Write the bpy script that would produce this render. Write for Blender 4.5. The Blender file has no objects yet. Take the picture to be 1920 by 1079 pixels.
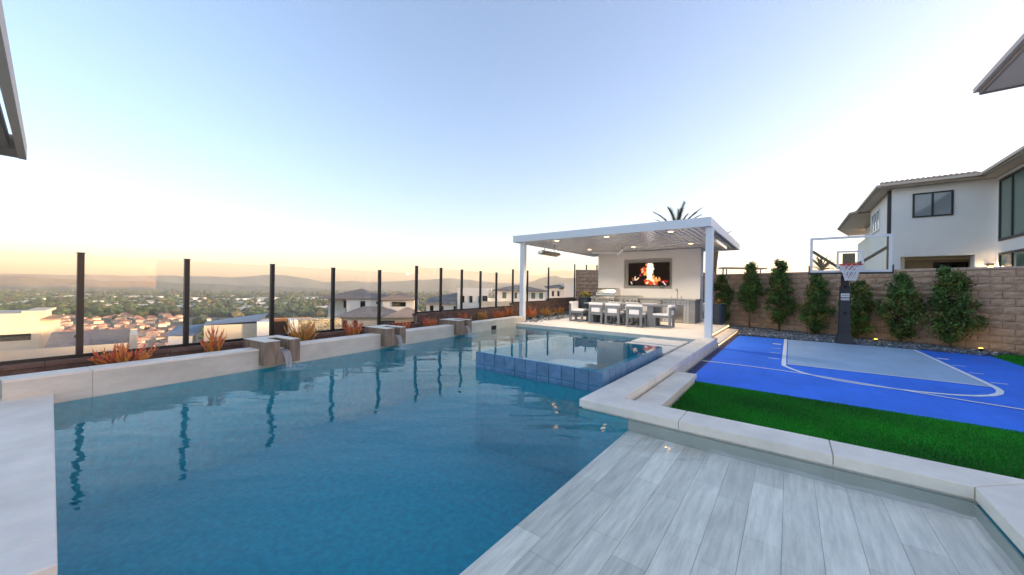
import bpy, bmesh, math, random
import numpy as np
from mathutils import Vector, Matrix
R = math.radians
rng = random.Random(7)
SC = bpy.context.scene
COL = SC.collection

# ------------------------------------------------------------------ camera
cam_d = bpy.data.cameras.new('camera'); cam = bpy.data.objects.new('camera', cam_d); COL.objects.link(cam)
cam_d.sensor_width = 36; cam_d.lens = 36*671/1920; cam_d.shift_y = 1.1/1920
cam_d.clip_start = .05; cam_d.clip_end = 30000
_yaw, _roll = R(37.8), math.atan(.0146)
_F = Vector((-math.sin(_yaw), math.cos(_yaw), 0)); _Rt = Vector((math.cos(_yaw), math.sin(_yaw), 0)); _U = Vector((0, 0, 1))
_cr = _Rt*math.cos(_roll) + _U*math.sin(_roll); _cu = _U*math.cos(_roll) - _Rt*math.sin(_roll)
cam.matrix_world = Matrix(((_cr.x, _cu.x, -_F.x, 0), (_cr.y, _cu.y, -_F.y, 0), (_cr.z, _cu.z, -_F.z, 1.25), (0, 0, 0, 1)))
SC.camera = cam

# ------------------------------------------------------------------ sky, sun, exposure
SUN_AZ, SUN_EL = R(52), R(4.0)          # azimuth clockwise from +Y
w = bpy.data.worlds.new('World'); SC.world = w; w.use_nodes = True
nt = w.node_tree; nt.nodes.clear()
sky = nt.nodes.new('ShaderNodeTexSky'); sky.sky_type = 'NISHITA'; sky.sun_disc = False
sky.sun_elevation = SUN_EL; sky.sun_rotation = SUN_AZ
sky.altitude = 200; sky.air_density = 1.0; sky.dust_density = 1.5; sky.ozone_density = 3.0
bg = nt.nodes.new('ShaderNodeBackground'); bg.inputs[1].default_value = .15
wo = nt.nodes.new('ShaderNodeOutputWorld')
wb = nt.nodes.new('ShaderNodeMix'); wb.data_type = 'RGBA'; wb.blend_type = 'MULTIPLY'; wb.inputs[0].default_value = 1     # camera white balance, the whole sky alike
wb.inputs[7].default_value = (1.32, .93, .83, 1)
gm = nt.nodes.new('ShaderNodeGamma'); gm.inputs[1].default_value = .86     # softer contrast between the glow and the rest of the dome
nt.links.new(sky.outputs[0], gm.inputs[0]); nt.links.new(gm.outputs[0], wb.inputs[6]); nt.links.new(wb.outputs[2], bg.inputs[0]); nt.links.new(bg.outputs[0], wo.inputs[0])
sun_d = bpy.data.lights.new('sun', 'SUN'); sun = bpy.data.objects.new('sun', sun_d); COL.objects.link(sun)
sun_d.energy = 2.0; sun_d.angle = R(3); sun_d.color = (1, .72, .45)
_sd = Vector((math.sin(SUN_AZ)*math.cos(SUN_EL), math.cos(SUN_AZ)*math.cos(SUN_EL), math.sin(SUN_EL)))
sun.rotation_euler = _sd.to_track_quat('Z', 'Y').to_euler()
SC.view_settings.view_transform = 'Standard'; SC.view_settings.look = 'None'
SC.view_settings.exposure = 2.80; SC.view_settings.gamma = 1; SC.view_settings.use_curve_mapping = False
SC.cycles.use_denoising = True
SC.cycles.max_bounces = 10; SC.cycles.transparent_max_bounces = 24
SC.cycles.volume_bounces = 2

# ------------------------------------------------------------------ materials
MATS = {}
def mat(name, col, rough=.6, nz=None, bump=None, metal=0., rand=0., spec=.5, stretch=None, emit=None, es=0, col2=None):
    """procedural principled material; nz=(scale, amount) world-space mottling, bump=(scale, distance)"""
    m = bpy.data.materials.new(name); m.use_nodes = True; MATS[name] = m
    n = m.node_tree; b = n.nodes['Principled BSDF']
    b.inputs['Roughness'].default_value = rough; b.inputs['Metallic'].default_value = metal
    b.inputs['Specular IOR Level'].default_value = spec
    b.inputs['Base Color'].default_value = (*col, 1)
    geo = n.nodes.new('ShaderNodeNewGeometry'); src = geo.outputs['Position']
    if stretch:
        mp = n.nodes.new('ShaderNodeMapping'); mp.inputs['Scale'].default_value = stretch
        n.links.new(src, mp.inputs[0]); src = mp.outputs[0]
    last = None
    if nz:
        t = n.nodes.new('ShaderNodeTexNoise'); t.inputs['Scale'].default_value = nz[0]; t.inputs['Detail'].default_value = 6
        t.inputs['Roughness'].default_value = .65
        n.links.new(src, t.inputs['Vector'])
        rp = n.nodes.new('ShaderNodeValToRGB'); a = nz[1]
        c2 = col2 or tuple(min(1, c*(1+a)) for c in col)
        rp.color_ramp.elements[0].position = .3; rp.color_ramp.elements[1].position = .7
        rp.color_ramp.elements[0].color = (*[c*(1-a) for c in col], 1) if not col2 else (*col, 1)
        rp.color_ramp.elements[1].color = (*c2, 1)
        n.links.new(t.outputs['Fac'], rp.inputs[0]); last = rp.outputs[0]
    if rand:
        oi = n.nodes.new('ShaderNodeObjectInfo'); hs = n.nodes.new('ShaderNodeHueSaturation')
        mr = n.nodes.new('ShaderNodeMapRange'); mr.inputs['To Min'].default_value = 1-rand; mr.inputs['To Max'].default_value = 1+rand
        n.links.new(oi.outputs['Random'], mr.inputs[0]); n.links.new(mr.outputs[0], hs.inputs['Value'])
        if last: n.links.new(last, hs.inputs['Color'])
        else: hs.inputs['Color'].default_value = (*col, 1)
        last = hs.outputs[0]
    if last: n.links.new(last, b.inputs['Base Color'])
    if bump:
        t2 = n.nodes.new('ShaderNodeTexNoise'); t2.inputs['Scale'].default_value = bump[0]; t2.inputs['Detail'].default_value = 5
        bp = n.nodes.new('ShaderNodeBump'); bp.inputs['Distance'].default_value = bump[1]; bp.inputs['Strength'].default_value = 1
        n.links.new(src, t2.inputs['Vector']); n.links.new(t2.outputs['Fac'], bp.inputs['Height']); n.links.new(bp.outputs[0], b.inputs['Normal'])
    if emit:
        b.inputs['Emission Color'].default_value = (*emit, 1); b.inputs['Emission Strength'].default_value = es
    return m
def vmat(name, rough=.6, attr='col', emit=0., trans=0.):
    m = bpy.data.materials.new(name); m.use_nodes = True; MATS[name] = m
    n = m.node_tree; b = n.nodes['Principled BSDF']; b.inputs['Roughness'].default_value = rough
    a = n.nodes.new('ShaderNodeAttribute'); a.attribute_name = attr
    n.links.new(a.outputs['Color'], b.inputs['Base Color'])
    if emit:
        b.inputs['Base Color'].default_value = (.01, .01, .01, 1)
        for l in list(b.inputs['Base Color'].links): n.links.remove(l)
        n.links.new(a.outputs['Color'], b.inputs['Emission Color']); b.inputs['Emission Strength'].default_value = emit
    return m
def clear_mat(name, tint, ior, bump=None, rough=0.0):
    """see-through sheet: fresnel mix of a mirror and a tinted clear surface"""
    m = bpy.data.materials.new(name); m.use_nodes = True; MATS[name] = m
    n = m.node_tree; n.nodes.clear()
    o = n.nodes.new('ShaderNodeOutputMaterial'); mx = n.nodes.new('ShaderNodeMixShader')
    tr = n.nodes.new('ShaderNodeBsdfTransparent'); gl = n.nodes.new('ShaderNodeBsdfGlossy'); fr = n.nodes.new('ShaderNodeFresnel')
    tr.inputs[0].default_value = (*tint, 1); gl.inputs['Roughness'].default_value = rough; fr.inputs[0].default_value = ior
    gb = n.nodes.new('ShaderNodeNewGeometry'); ml = n.nodes.new('ShaderNodeMix'); ml.data_type = 'FLOAT'   # the far side of a sheet reflects next to nothing
    n.links.new(gb.outputs['Backfacing'], ml.inputs[0]); n.links.new(fr.outputs[0], ml.inputs[2]); ml.inputs[3].default_value = .03
    n.links.new(ml.outputs[0], mx.inputs[0]); n.links.new(tr.outputs[0], mx.inputs[1]); n.links.new(gl.outputs[0], mx.inputs[2])
    n.links.new(mx.outputs[0], o.inputs[0])
    if bump:
        g = n.nodes.new('ShaderNodeNewGeometry'); prev = None
        for sc, dist, st in bump:
            mp = n.nodes.new('ShaderNodeMapping'); mp.vector_type = 'TEXTURE'; mp.inputs['Scale'].default_value = st; mp.inputs['Rotation'].default_value = (0, 0, _yaw)
            t = n.nodes.new('ShaderNodeTexNoise'); t.inputs['Scale'].default_value = sc; t.inputs['Detail'].default_value = 2
            bp = n.nodes.new('ShaderNodeBump'); bp.inputs['Distance'].default_value = dist
            n.links.new(g.outputs['Position'], mp.inputs[0]); n.links.new(mp.outputs[0], t.inputs['Vector'])
            n.links.new(t.outputs['Fac'], bp.inputs['Height'])
            if prev: n.links.new(prev, bp.inputs['Normal'])
            prev = bp.outputs[0]
        n.links.new(prev, gl.inputs['Normal']); n.links.new(prev, fr.inputs['Normal'])
    return m
mat('limestone', (.82, .735, .62), .5, (2.3, .13), (30, .002), rand=.04)
mat('panel_stone', (.64, .58, .48), .55, (1.4, .16), (14, .003), rand=.05, stretch=(1, 1, 3))
mat('deck_stone', (.76, .69, .60), .5, (2.2, .11), (40, .001), rand=.03)
mat('scupper_tile', (.27, .19, .13), .5, (5, .42), (8, .002), stretch=(3, 3, .5))
mat('stucco', (.86, .83, .78), .85, (.7, .04), (60, .002))
mat('stucco_cream', (.74, .63, .48), .85, (.5, .04), (30, .003))
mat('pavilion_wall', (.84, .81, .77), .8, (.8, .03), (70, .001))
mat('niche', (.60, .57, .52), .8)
mat('white_metal', (.80, .82, .84), .35, spec=.4)
mat('ceiling_metal', (.60, .615, .64), .22, rand=.03)
mat('black_metal', (.012, .012, .013), .35)
mat('dark_frame', (.02, .018, .016), .4)
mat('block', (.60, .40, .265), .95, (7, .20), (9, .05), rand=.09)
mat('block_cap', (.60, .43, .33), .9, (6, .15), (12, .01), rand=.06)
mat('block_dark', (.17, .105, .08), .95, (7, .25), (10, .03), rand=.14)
mat('mortar', (.40, .27, .20), .95, (9, .1), (20, .01))
mat('court_blue', (.035, .19, .82), .7, (1.1, .17), (90, .0015), rand=.02, spec=.25)
mat('court_light', (.36, .50, .66), .7, (1.1, .10), (90, .0015), rand=.02, spec=.25)
mat('paint_white', (.88, .88, .86), .5)
mat('court_base', (.02, .03, .12), .8)
mat('turf_base', (.012, .08, .010), .95, (30, .3))
mat('soil', (.10, .065, .045), .95, (12, .4), (30, .03))
mat('gravel_base', (.05, .055, .06), .95, (20, .4), (30, .03))
mat('plaster_blue', (.001, .31, .40), .8, (13, .20), (18, .01))
mat('spa_tile', (.12, .235, .38), .25, (9, .2), (20, .001), rand=.10)
mat('grout', (.08, .12, .19), .9)
mat('pool_stone', (.36, .37, .33), .6, (4, .1))
mat('plank_grout', (.22, .20, .17), .8)
mat('plank', (.80, .69, .56), .4, (3.2, .22), (10, .001), rand=.15, stretch=(9, .9, 9))
mat('gray_paint', (.17, .19, .215), .45, (8, .06))
mat('cushion', (.78, .78, .80), .9, (20, .03), (40, .003))
mat('steel', (.62, .60, .57), .22, metal=1.0)
mat('steel_dark', (.32, .31, .29), .3, metal=1.0)
mat('counter', (.30, .31, .31), .4, (6, .2))
mat('kitchen_body', (.26, .265, .265), .7, (6, .15))
mat('pot', (.025, .04, .06), .35)
mat('bark', (.16, .11, .075), .95, (14, .4), (20, .02))
mat('palm_bark', (.26, .17, .10), .95, (9, .4), (12, .05))
mat('pole_pad', (.022, .024, .03), .5)
mat('rim_orange', (.62, .06, .025), .4)
mat('net', (.8, .8, .8), .8)
mat('backboard_white', (.78, .78, .78), .5)
mat('label_white', (.8, .8, .8), .5)
mat('label_gray', (.35, .36, .38), .5)
mat('roof_tile', (.50, .36, .26), .9, (3, .2), (6, .04), rand=.05)
mat('roof_gray', (.20, .185, .175), .9, (2, .18), (5, .04))
mat('roof_tan', (.36, .27, .21), .9, (2, .15), (5, .04))
mat('roof_metal', (.17, .20, .25), .4, (1, .08))
mat('soffit', (.74, .64, .52), .85)
mat('fascia_brown', (.36, .29, .23), .6)
mat('gutter', (.62, .51, .40), .5)
mat('wood_siding', (.09, .055, .04), .8, (3, .3), stretch=(.5, .5, 8))
mat('wood_orange', (.55, .25, .10), .7)
mat('pane_dark', (.012, .018, .018), .04, spec=.7)
mat('pane_green', (.10, .17, .13), .05, spec=.8)
mat('pane_mirror', (.25, .28, .29), .05, spec=1.0)
mat('porch', (.72, .58, .40), .85)
mat('hill', (.10, .105, .06), .95, (.004, .35), stretch=(1, 1, 1))
mat('valley', (.085, .095, .05), .95, (.006, .5), col2=(.17, .15, .10))
mat('slope_soil', (.12, .10, .06), .95, (.12, .4))
mat('red_roof', (.44, .22, .15), .9, (.25, .2), rand=.22)
mat('far_wall', (.68, .56, .44), .9, rand=.12)
mat('warehouse', (.78, .75, .70), .9, rand=.1)
mat('lamp_warm', (.9, .6, .3), .5, emit=(1, .55, .18), es=2.6)
mat('led_warm', (.9, .6, .3), .5, emit=(1, .60, .20), es=.8)
mat('uplight', (.9, .6, .2), .5, emit=(1, .55, .08), es=.8)
mat('fescue', (.16, .22, .22), .9, (30, .3))
mat('yellow_flower', (.75, .45, .02), .7, (20, .2))
mat('heater_glass', (.40, .34, .25), .25, (30, .15))
mat('hole_shade', (.015, .015, .015), .9)  # dark colour stands in for the shade inside an opening
vmat('leaf', .5); vmat('stick', .55); vmat('blade', .7); vmat('chip', .7); vmat('canopy', .9)
vmat('screen', .7, emit=.125)
MATS['screen'].node_tree.nodes['Principled BSDF'].inputs['Specular IOR Level'].default_value = .1
vmat('pattern_tile', .6)
clear_mat('water', (.92, .97, .97), 1.33, [(1.5, .022, (2.2, 1, 1)), (5, .0055, (2.4, 1, 1))])
clear_mat('spa_water', (.85, .94, .96), 1.33, [(1.5, .003, (1, 1, 1))])
clear_mat('fall_water', (.9, .93, .95), 1.45, [(14, .012, (1, 1, 6))])
_n = MATS['fall_water'].node_tree; _o = [q for q in _n.nodes if q.type == 'OUTPUT_MATERIAL'][0]; _mx = _n.nodes.new('ShaderNodeMixShader'); _df = _n.nodes.new('ShaderNodeBsdfTranslucent'); _dd = _n.nodes.new('ShaderNodeBsdfDiffuse'); _m2 = _n.nodes.new('ShaderNodeMixShader')
_df.inputs[0].default_value = (.9, .93, .95, 1); _dd.inputs[0].default_value = (.9, .93, .95, 1); _old = _o.inputs[0].links[0].from_socket; _mx.inputs[0].default_value = .42
_n.links.new(_df.outputs[0], _m2.inputs[1]); _n.links.new(_dd.outputs[0], _m2.inputs[2]); _n.links.new(_old, _mx.inputs[1]); _n.links.new(_m2.outputs[0], _mx.inputs[2]); _n.links.new(_mx.outputs[0], _o.inputs[0])   # aerated water
clear_mat('fence_glass', (.975, .968, .94), 1.45)
clear_mat('board_glass', (.93, .95, .94), 1.45)

# ------------------------------------------------------------------ mesh helpers
class MB:
    def __init__(s): s.v = []; s.f = []; s.c = []
    def add(s, vs, fs, col=None):
        o = len(s.v); s.v += [tuple(v) for v in vs]; s.f += [tuple(i+o for i in f) for f in fs]
        s.c += [col or (1, 1, 1)]*len(vs) if not isinstance(col, list) else col
        return s
    def box(s, x0, x1, y0, y1, z0, z1):
        return s.add([(x0,y0,z0),(x1,y0,z0),(x1,y1,z0),(x0,y1,z0),(x0,y0,z1),(x1,y0,z1),(x1,y1,z1),(x0,y1,z1)],
                     [(0,3,2,1),(4,5,6,7),(0,1,5,4),(1,2,6,5),(2,3,7,6),(3,0,4,7)])
    def bbox(s, x0, x1, y0, y1, z0, z1, b=.006):
        """box with chamfered top edges"""
        return s.add([(x0,y0,z0),(x1,y0,z0),(x1,y1,z0),(x0,y1,z0),(x0,y0,z1-b),(x1,y0,z1-b),(x1,y1,z1-b),(x0,y1,z1-b),
                      (x0+b,y0+b,z1),(x1-b,y0+b,z1),(x1-b,y1-b,z1),(x0+b,y1-b,z1)],
                     [(0,3,2,1),(8,9,10,11),(0,1,5,4),(1,2,6,5),(2,3,7,6),(3,0,4,7),(4,5,9,8),(5,6,10,9),(6,7,11,10),(7,4,8,11)])
    def prism(s, pts, z0, z1):
        n = len(pts)
        a = sum(pts[i][0]*pts[(i+1)%n][1]-pts[(i+1)%n][0]*pts[i][1] for i in range(n))
        if a < 0: pts = pts[::-1]
        vs = [(p[0],p[1],z0) for p in pts]+[(p[0],p[1],z1) for p in pts]
        return s.add(vs, [tuple(range(n))[::-1], tuple(range(n, 2*n))]+[(i,(i+1)%n,n+(i+1)%n,n+i) for i in range(n)])
    def quad(s, a, b, c, d, col=None): return s.add([a,b,c,d], [(0,1,2,3)], col)
    def bar(s, a, b, wd, ht, up=(0,0,1)):
        a = Vector(a); b = Vector(b); d = (b-a).normalized(); u = Vector(up)
        sd = d.cross(u)
        if sd.length < 1e-4: sd = d.cross(Vector((0,1,0)))
        sd.normalize(); u = sd.cross(d); h = sd*wd/2; k = u*ht/2
        vs = [a-h-k,a+h-k,a+h+k,a-h+k,b-h-k,b+h-k,b+h+k,b-h+k]
        return s.add(vs, [(0,1,2,3),(4,7,6,5),(0,4,5,1),(1,5,6,2),(2,6,7,3),(3,7,4,0)])
    def tube(s, pts, rad, n=8, cols=None, cap=True):
        pts = [Vector(p) for p in pts]; m = len(pts)
        rad = rad if isinstance(rad, (list, tuple)) else [rad]*m
        vs = []; cs = []
        for i, p in enumerate(pts):
            d = (pts[min(i+1,m-1)]-pts[max(i-1,0)]).normalized()
            a = d.cross(Vector((0,0,1)) if abs(d.z) < .9 else Vector((1,0,0))).normalized(); b = d.cross(a)
            for k in range(n):
                t = 2*math.pi*k/n; vs.append(p+(a*math.cos(t)+b*math.sin(t))*rad[i]); cs.append(cols[i] if cols else (1,1,1))
        fs = [(i*n+k, i*n+(k+1)%n, (i+1)*n+(k+1)%n, (i+1)*n+k) for i in range(m-1) for k in range(n)]
        if cap: fs += [tuple(range(n))[::-1], tuple(range((m-1)*n, m*n))]
        return s.add(vs, fs, cs)
    def lathe(s, prof, c=(0,0,0), n=20):
        vs = []; fs = []
        for r, z in prof:
            for k in range(n):
                t = 2*math.pi*k/n; vs.append((c[0]+r*math.cos(t), c[1]+r*math.sin(t), c[2]+z))
        m = len(prof)
        fs = [(i*n+k, i*n+(k+1)%n, (i+1)*n+(k+1)%n, (i+1)*n+k) for i in range(m-1) for k in range(n)]
        fs += [tuple(range(n))[::-1], tuple(range((m-1)*n, m*n))]
        return s.add(vs, fs)
    def mesh(s, name, material):
        me = bpy.data.meshes.new(name); me.from_pydata([tuple(v) for v in s.v], [], s.f)
        if any(c != (1,1,1) for c in s.c):
            a = me.color_attributes.new('col', 'FLOAT_COLOR', 'POINT')
            a.data.foreach_set('color', np.array([(*c, 1) for c in s.c], dtype=np.float32).ravel())
        me.materials.append(MATS[material]); me.update(); return me
    def build(s, name, material, parent=None, loc=None, rz=0, smooth=False):
        """vertices are in world space unless loc is given"""
        me = s.mesh(name, material)
        o = bpy.data.objects.new(name, me); COL.objects.link(o)
        if smooth:
            for p in me.polygons: p.use_smooth = True
        if loc is not None: o.location = loc
        elif parent is not None:
            o.location = -Vector(root_loc(parent)); 
            if any(parent.rotation_euler): o.matrix_local = parent_world(parent).inverted()
        if rz: o.rotation_euler = (0,0,rz)
        if parent is not None: o.parent = parent
        return o
def parent_world(p):
    m = Matrix.LocRotScale(p.location, p.rotation_euler, p.scale)
    return parent_world(p.parent) @ m if p.parent else m
def root_loc(p):
    return parent_world(p).to_translation()
def tag(o, label=None, cat=None, group=None, kind=None):
    if label: o['label'] = label
    if cat: o['category'] = cat
    if group: o['group'] = group
    if kind: o['kind'] = kind
    return o
def thing(name, label, cat, loc=(0,0,0), rz=0, group=None):
    o = bpy.data.objects.new(name, None); COL.objects.link(o); o.empty_display_size = .1
    o.location = loc; o.rotation_euler = (0,0,rz); return tag(o, label, cat, group)
def struct(o): o['kind'] = 'structure'; return o
def piece(name, me, parent, loc=(0,0,0), rz=0, scale=None):
    """a shared-mesh piece placed in its parent's space"""
    o = bpy.data.objects.new(name, me); COL.objects.link(o); o.parent = parent; o.location = loc; o.rotation_euler = (0,0,rz)
    if scale: o.scale = scale
    return o
def copy_tree(o, parent=None):
    c = o.copy(); COL.objects.link(c)
    if parent is not None: c.parent = parent
    for ch in list(o.children): copy_tree(ch, c)
    return c
def unit_box():
    return MB().box(0,1,0,1,0,1)
# the planter / fence line: s metres along it, offset to the outside, height
P0 = Vector((-6.43, -.3)); TD = Vector((-.12108, .99264)); ND = Vector((-.99264, -.12108)); ANG = math.atan2(-TD.x, TD.y)
def pl(s, off, z=0): q = P0+TD*s+ND*off; return Vector((q.x, q.y, z))
def wbox(mb, s0, s1, o0, o1, z0, z1):
    pts = [pl(s0,o0), pl(s1,o0), pl(s1,o1), pl(s0,o1)]
    return mb.prism([(p.x,p.y) for p in pts], z0, z1)
WATER = -.10

# ------------------------------------------------------------------ terrain, valley, mountains
def smooth(a, b, x):
    t = max(0, min(1, (x-a)/(b-a))); return t*t*(3-2*t)
def interp(tab, x):
    for (x0,y0),(x1,y1) in zip(tab, tab[1:]):
        if x <= x1: return y0+(y1-y0)*max(0,(x-x0))/(x1-x0)
    return tab[-1][1]
VAL = -82
PROF_A = [(0,-2.4),(9,-2.4),(14,-3.6),(40,-8.2),(70,-15),(120,-28),(250,-54),(430,VAL),(9000,VAL)]
PROF_B = [(0,-2.4),(9,-2.4),(14,-3.0),(40,-6),(85,-8),(130,-16),(250,-48),(460,VAL),(9000,VAL)]
PROF_C = [(0,-2.4),(15,-2.4),(22,-.5),(70,-.8),(140,-12),(300,-45),(520,VAL),(9000,VAL)]
def ground_z(x, y):
    r = math.hypot(x, y)
    az = math.degrees(math.atan2(-x, y)) % 360           # counter-clockwise from +Y
    ta = smooth(58, 74, az)*(1-smooth(150, 190, az)); tc = (1-smooth(14, 30, az)) if az < 90 else smooth(170, 200, az)
    a, b, c = interp(PROF_A, r), interp(PROF_B, r), interp(PROF_C, r)
    z = b*(1-ta)+a*ta
    return z*(1-tc)+c*tc
rings = [0,4,8,10,12,14,17,20,24,28,33,40,50,62,76,95,120,150,190,240,300,370,450,560,750,1100,1700,2800,4500,6500,9000]
NA = 120
vs = [(0,0,-2.4)]; fs = []
for r in rings[1:]:
    for k in range(NA):
        t = 2*math.pi*k/NA; x, y = r*math.sin(-t), r*math.cos(t); vs.append((x, y, ground_z(x, y)))
fs = [(0, 1+k, 1+(k+1)%NA) for k in range(NA)]
for i in range(len(rings)-2):
    for k in range(NA):
        a = 1+i*NA+k; b = 1+i*NA+(k+1)%NA; fs.append((a, a+NA, b+NA, b))
terr = MB().add(vs, fs).build('ground', 'valley'); struct(terr)
for p in terr.data.polygons: p.use_smooth = True
def ridge(name, dist, depth, prof, mtl, label=None):
    """a mountain range: crest heights at azimuths (degrees left of +Y), with a foothill slope toward the valley"""
    mb = MB(); rr = random.Random(hash(name) % 1000 if False else len(name)*13+int(dist))
    az0, az1 = prof[0][0], prof[-1][0]; n = 150; rows = [(-depth, -.02), (-depth*.72, .14), (-depth*.5, .33), (-depth*.28, .58), (-depth*.1, .86), (0, 1), (depth*.5, .55), (depth, 0)]
    vs = []; ph = [rr.uniform(0, 6) for _ in range(12)]
    for j, (dd, hf) in enumerate(rows):
        for i in range(n+1):
            az = az0+(az1-az0)*i/n; t = R(az); top = interp(prof, az)
            wob = sum(math.sin(az*(1.3+.9*k)+ph[k])*(.5/(k+1)) for k in range(9))
            h = VAL+(top-VAL)*max(0, hf+(.10*wob*(1 if 0 < hf < 1 else .0)))+ (8*wob if hf == 1 else 0)*dist/7000
            q = dist+dd+ (depth*.09*math.sin(az*2.3+ph[j]) if hf != 1 else 0)
            vs.append((-q*math.sin(t), q*math.cos(t), h))
    for j in range(len(rows)-1):
        for i in range(n):
            a = j*(n+1)+i; mb_f = (a, a+1, a+n+2, a+n+1); fs2.append(mb_f)
    o = mb.add(vs, fs2).build(name, mtl, smooth=True); struct(o); return o
fs2 = []
def az_of(u): return 37.8-math.degrees(math.atan((u-960)/671))
def crest(dist, pts):
    """(image column, pixels above the horizon) -> (azimuth, height) for a range at this distance"""
    out = []
    for u, px in pts:
        th = math.atan((u-960)/671); out.append((az_of(u), 1.25+px/671*dist*math.cos(th)))
    return sorted(out)
ridge('far_mountains', 8400, 1300, crest(8400, [(-900,10),(-300,12),(380,14),(430,12),(500,18),(530,19),(575,12),(610,6),(660,9),(700,7),(760,11),(850,17),(900,12),(960,8),(1000,13),(1010,18),(1030,24),(1042,25),(1058,19),(1080,22),(1130,14),(1250,12),(1400,17),(1470,22),(1500,24),(1535,18),(1600,13),(2600,10)]), 'hill'); fs2 = []
ridge('near_hills', 5600, 1500, crest(5600, [(-900,3),(-300,6),(0,8),(45,9),(100,7),(150,4),(200,2),(260,4),(320,1),(400,-1),(480,-2),(560,-4),(640,-8),(760,-14)]), 'hill'); fs2 = []

# haze in the air
hz = MB().box(-9300, 9300, -9300, 9300, VAL-60, 345).build('haze', 'stucco'); hz.data.materials.clear()
hm = bpy.data.materials.new('haze_air'); hm.use_nodes = True; n = hm.node_tree; n.nodes.clear()
ho = n.nodes.new('ShaderNodeOutputMaterial'); hv = n.nodes.new('ShaderNodeVolumePrincipled')
hv.inputs['Color'].default_value = (.98, .97, .94, 1); hv.inputs['Density'].default_value = .00008; hv.inputs['Anisotropy'].default_value = .2
n.links.new(hv.outputs[0], ho.inputs['Volume']); hz.data.materials.append(hm); hz['kind'] = 'stuff'

# ------------------------------------------------------------------ pool basin, water, coping
basin = [(-6.45,.03),(-2.55,.03),(-2.55,-3),(.97,-3),(.97,3.71),(-1.88,3.71),(-1.88,10.22),(-7.72,10.22)]
m = MB(); FL = -1.45
m.prism(basin, FL-.2, FL)
for (a, b) in zip(basin, basin[1:]+basin[:1]):
    a = Vector(a); b = Vector(b); d = (b-a).normalized(); nn = Vector((d.y, -d.x))*.12
    m.prism([tuple(a-d*.0), tuple(b), tuple(b+nn), tuple(a+nn)], FL-.2, -.115 if True else 0)
pool = struct(m.build('pool_basin', 'plaster_blue'))
wpts = [(x, y) for x, y in basin]
water = MB().add([(x, y, WATER) for x, y in wpts], [tuple(range(len(wpts)))]).build('pool_water', 'water'); struct(water)
SH = -.22
# sun shelf with its wood-look planks
shelf = struct(MB().box(-1.312, .985, -2.95, 3.72, FL-.1, SH-.024).build('sun_shelf', 'plaster_blue'))
MB().box(-1.311, .96, -2.94, 3.70, SH-.0235, SH-.004).build('grout_bed', 'plank_grout', shelf)
pw, plen = .186, .78
for i in range(13):
    x0 = -1.32+i*pw; off = (i*.26+(.0 if i % 2 else .13)) % plen
    y = -1.2-off
    wpl = min(pw, .968-x0)
    if wpl < .03: continue
    while y < 3.7:
        y1 = min(y+plen, 3.705)
        if y1-y > .05:
            mb = MB().bbox(0, wpl-.002, 0, y1-y-.002, -.022, 0, .0015)
            mb.build('plank', 'plank', shelf, loc=(x0, y, SH))
        y += plen
wallstrip = struct(MB().box(-1.31, .955, 3.695, 3.708, SH-.02, -.103).build('shelf_wall', 'pool_stone'))
struct(MB().box(.955, .968, -2.9, 3.694, SH-.02, -.103).build('shelf_wall', 'pool_stone'))
struct(MB().box(-1.879, -1.311, 3.70, 3.709, FL, -.103).build('shelf_wall', 'plaster_blue'))
# coping slabs: top at z 0
cop = struct(MB().prism([(-1.86,3.735),(.99,3.735),(.99,-3),(1.31,-3),(1.31,4.05),(-1.53,4.05),(-1.53,10.2),(-1.86,10.2)], -.9, -.075).build('pool_coping', 'limestone'))
def slab(pts, z0=-.085, z1=0, par=cop, name='coping_slab', mtl='limestone', b=.006):
    c = Vector((sum(p[0] for p in pts)/len(pts), sum(p[1] for p in pts)/len(pts)))
    n = len(pts); area = sum(pts[i][0]*pts[(i+1)%n][1]-pts[(i+1)%n][0]*pts[i][1] for i in range(n))
    if area < 0: pts = pts[::-1]
    inn = []
    for i in range(n):
        p = Vector(pts[i]); a = Vector(pts[i-1]); d = Vector(pts[(i+1)%n])
        e1 = (p-a).normalized(); e2 = (d-p).normalized(); n1 = Vector((-e1.y, e1.x)); n2 = Vector((-e2.y, e2.x))
        k = n1+n2; k = k/max(.3, k.dot(n1)); inn.append(p+k*b)
    vs = [(p[0],p[1],z0) for p in pts]+[(p[0],p[1],z1-b) for p in pts]+[(p.x,p.y,z1) for p in inn]
    fs = [tuple(range(n))[::-1], tuple(range(2*n,3*n))]+[(i,(i+1)%n,n+(i+1)%n,n+i) for i in range(n)]+[(n+i,n+(i+1)%n,2*n+(i+1)%n,2*n+i) for i in range(n)]
    return MB().add(vs, fs).build(name, mtl, par)
g = .0025
slab([(-1.88,3.71),(-.83-g,3.71),(-.83-g,4.07),(-1.51,4.07),(-1.51,5.6-g),(-1.88,5.6-g)])
slab([(-.83+g,3.71),(.28-g,3.71),(.28-g,4.07),(-.83+g,4.07)])
slab([(.28+g,3.71),(.97-g,3.71),(1.33-g,4.07),(.28+g,4.07)])
slab([(.97+g,3.71-g*2),(1.33+g,4.07-g*2),(1.33,2.6+g),(.97,2.6+g)])
slab([(.97,2.6-g),(1.33,2.6-g),(1.33,1.4+g),(.97,1.4+g)]); slab([(.97,1.4-g),(1.33,1.4-g),(1.33,-3),(.97,-3)])
slab([(-1.88,5.6+g),(-1.51,5.6+g),(-1.51,7.9-g),(-1.88,7.9-g)]); slab([(-1.88,7.9+g),(-1.51,7.9+g),(-1.51,10.2),(-1.88,10.2)])
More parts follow.
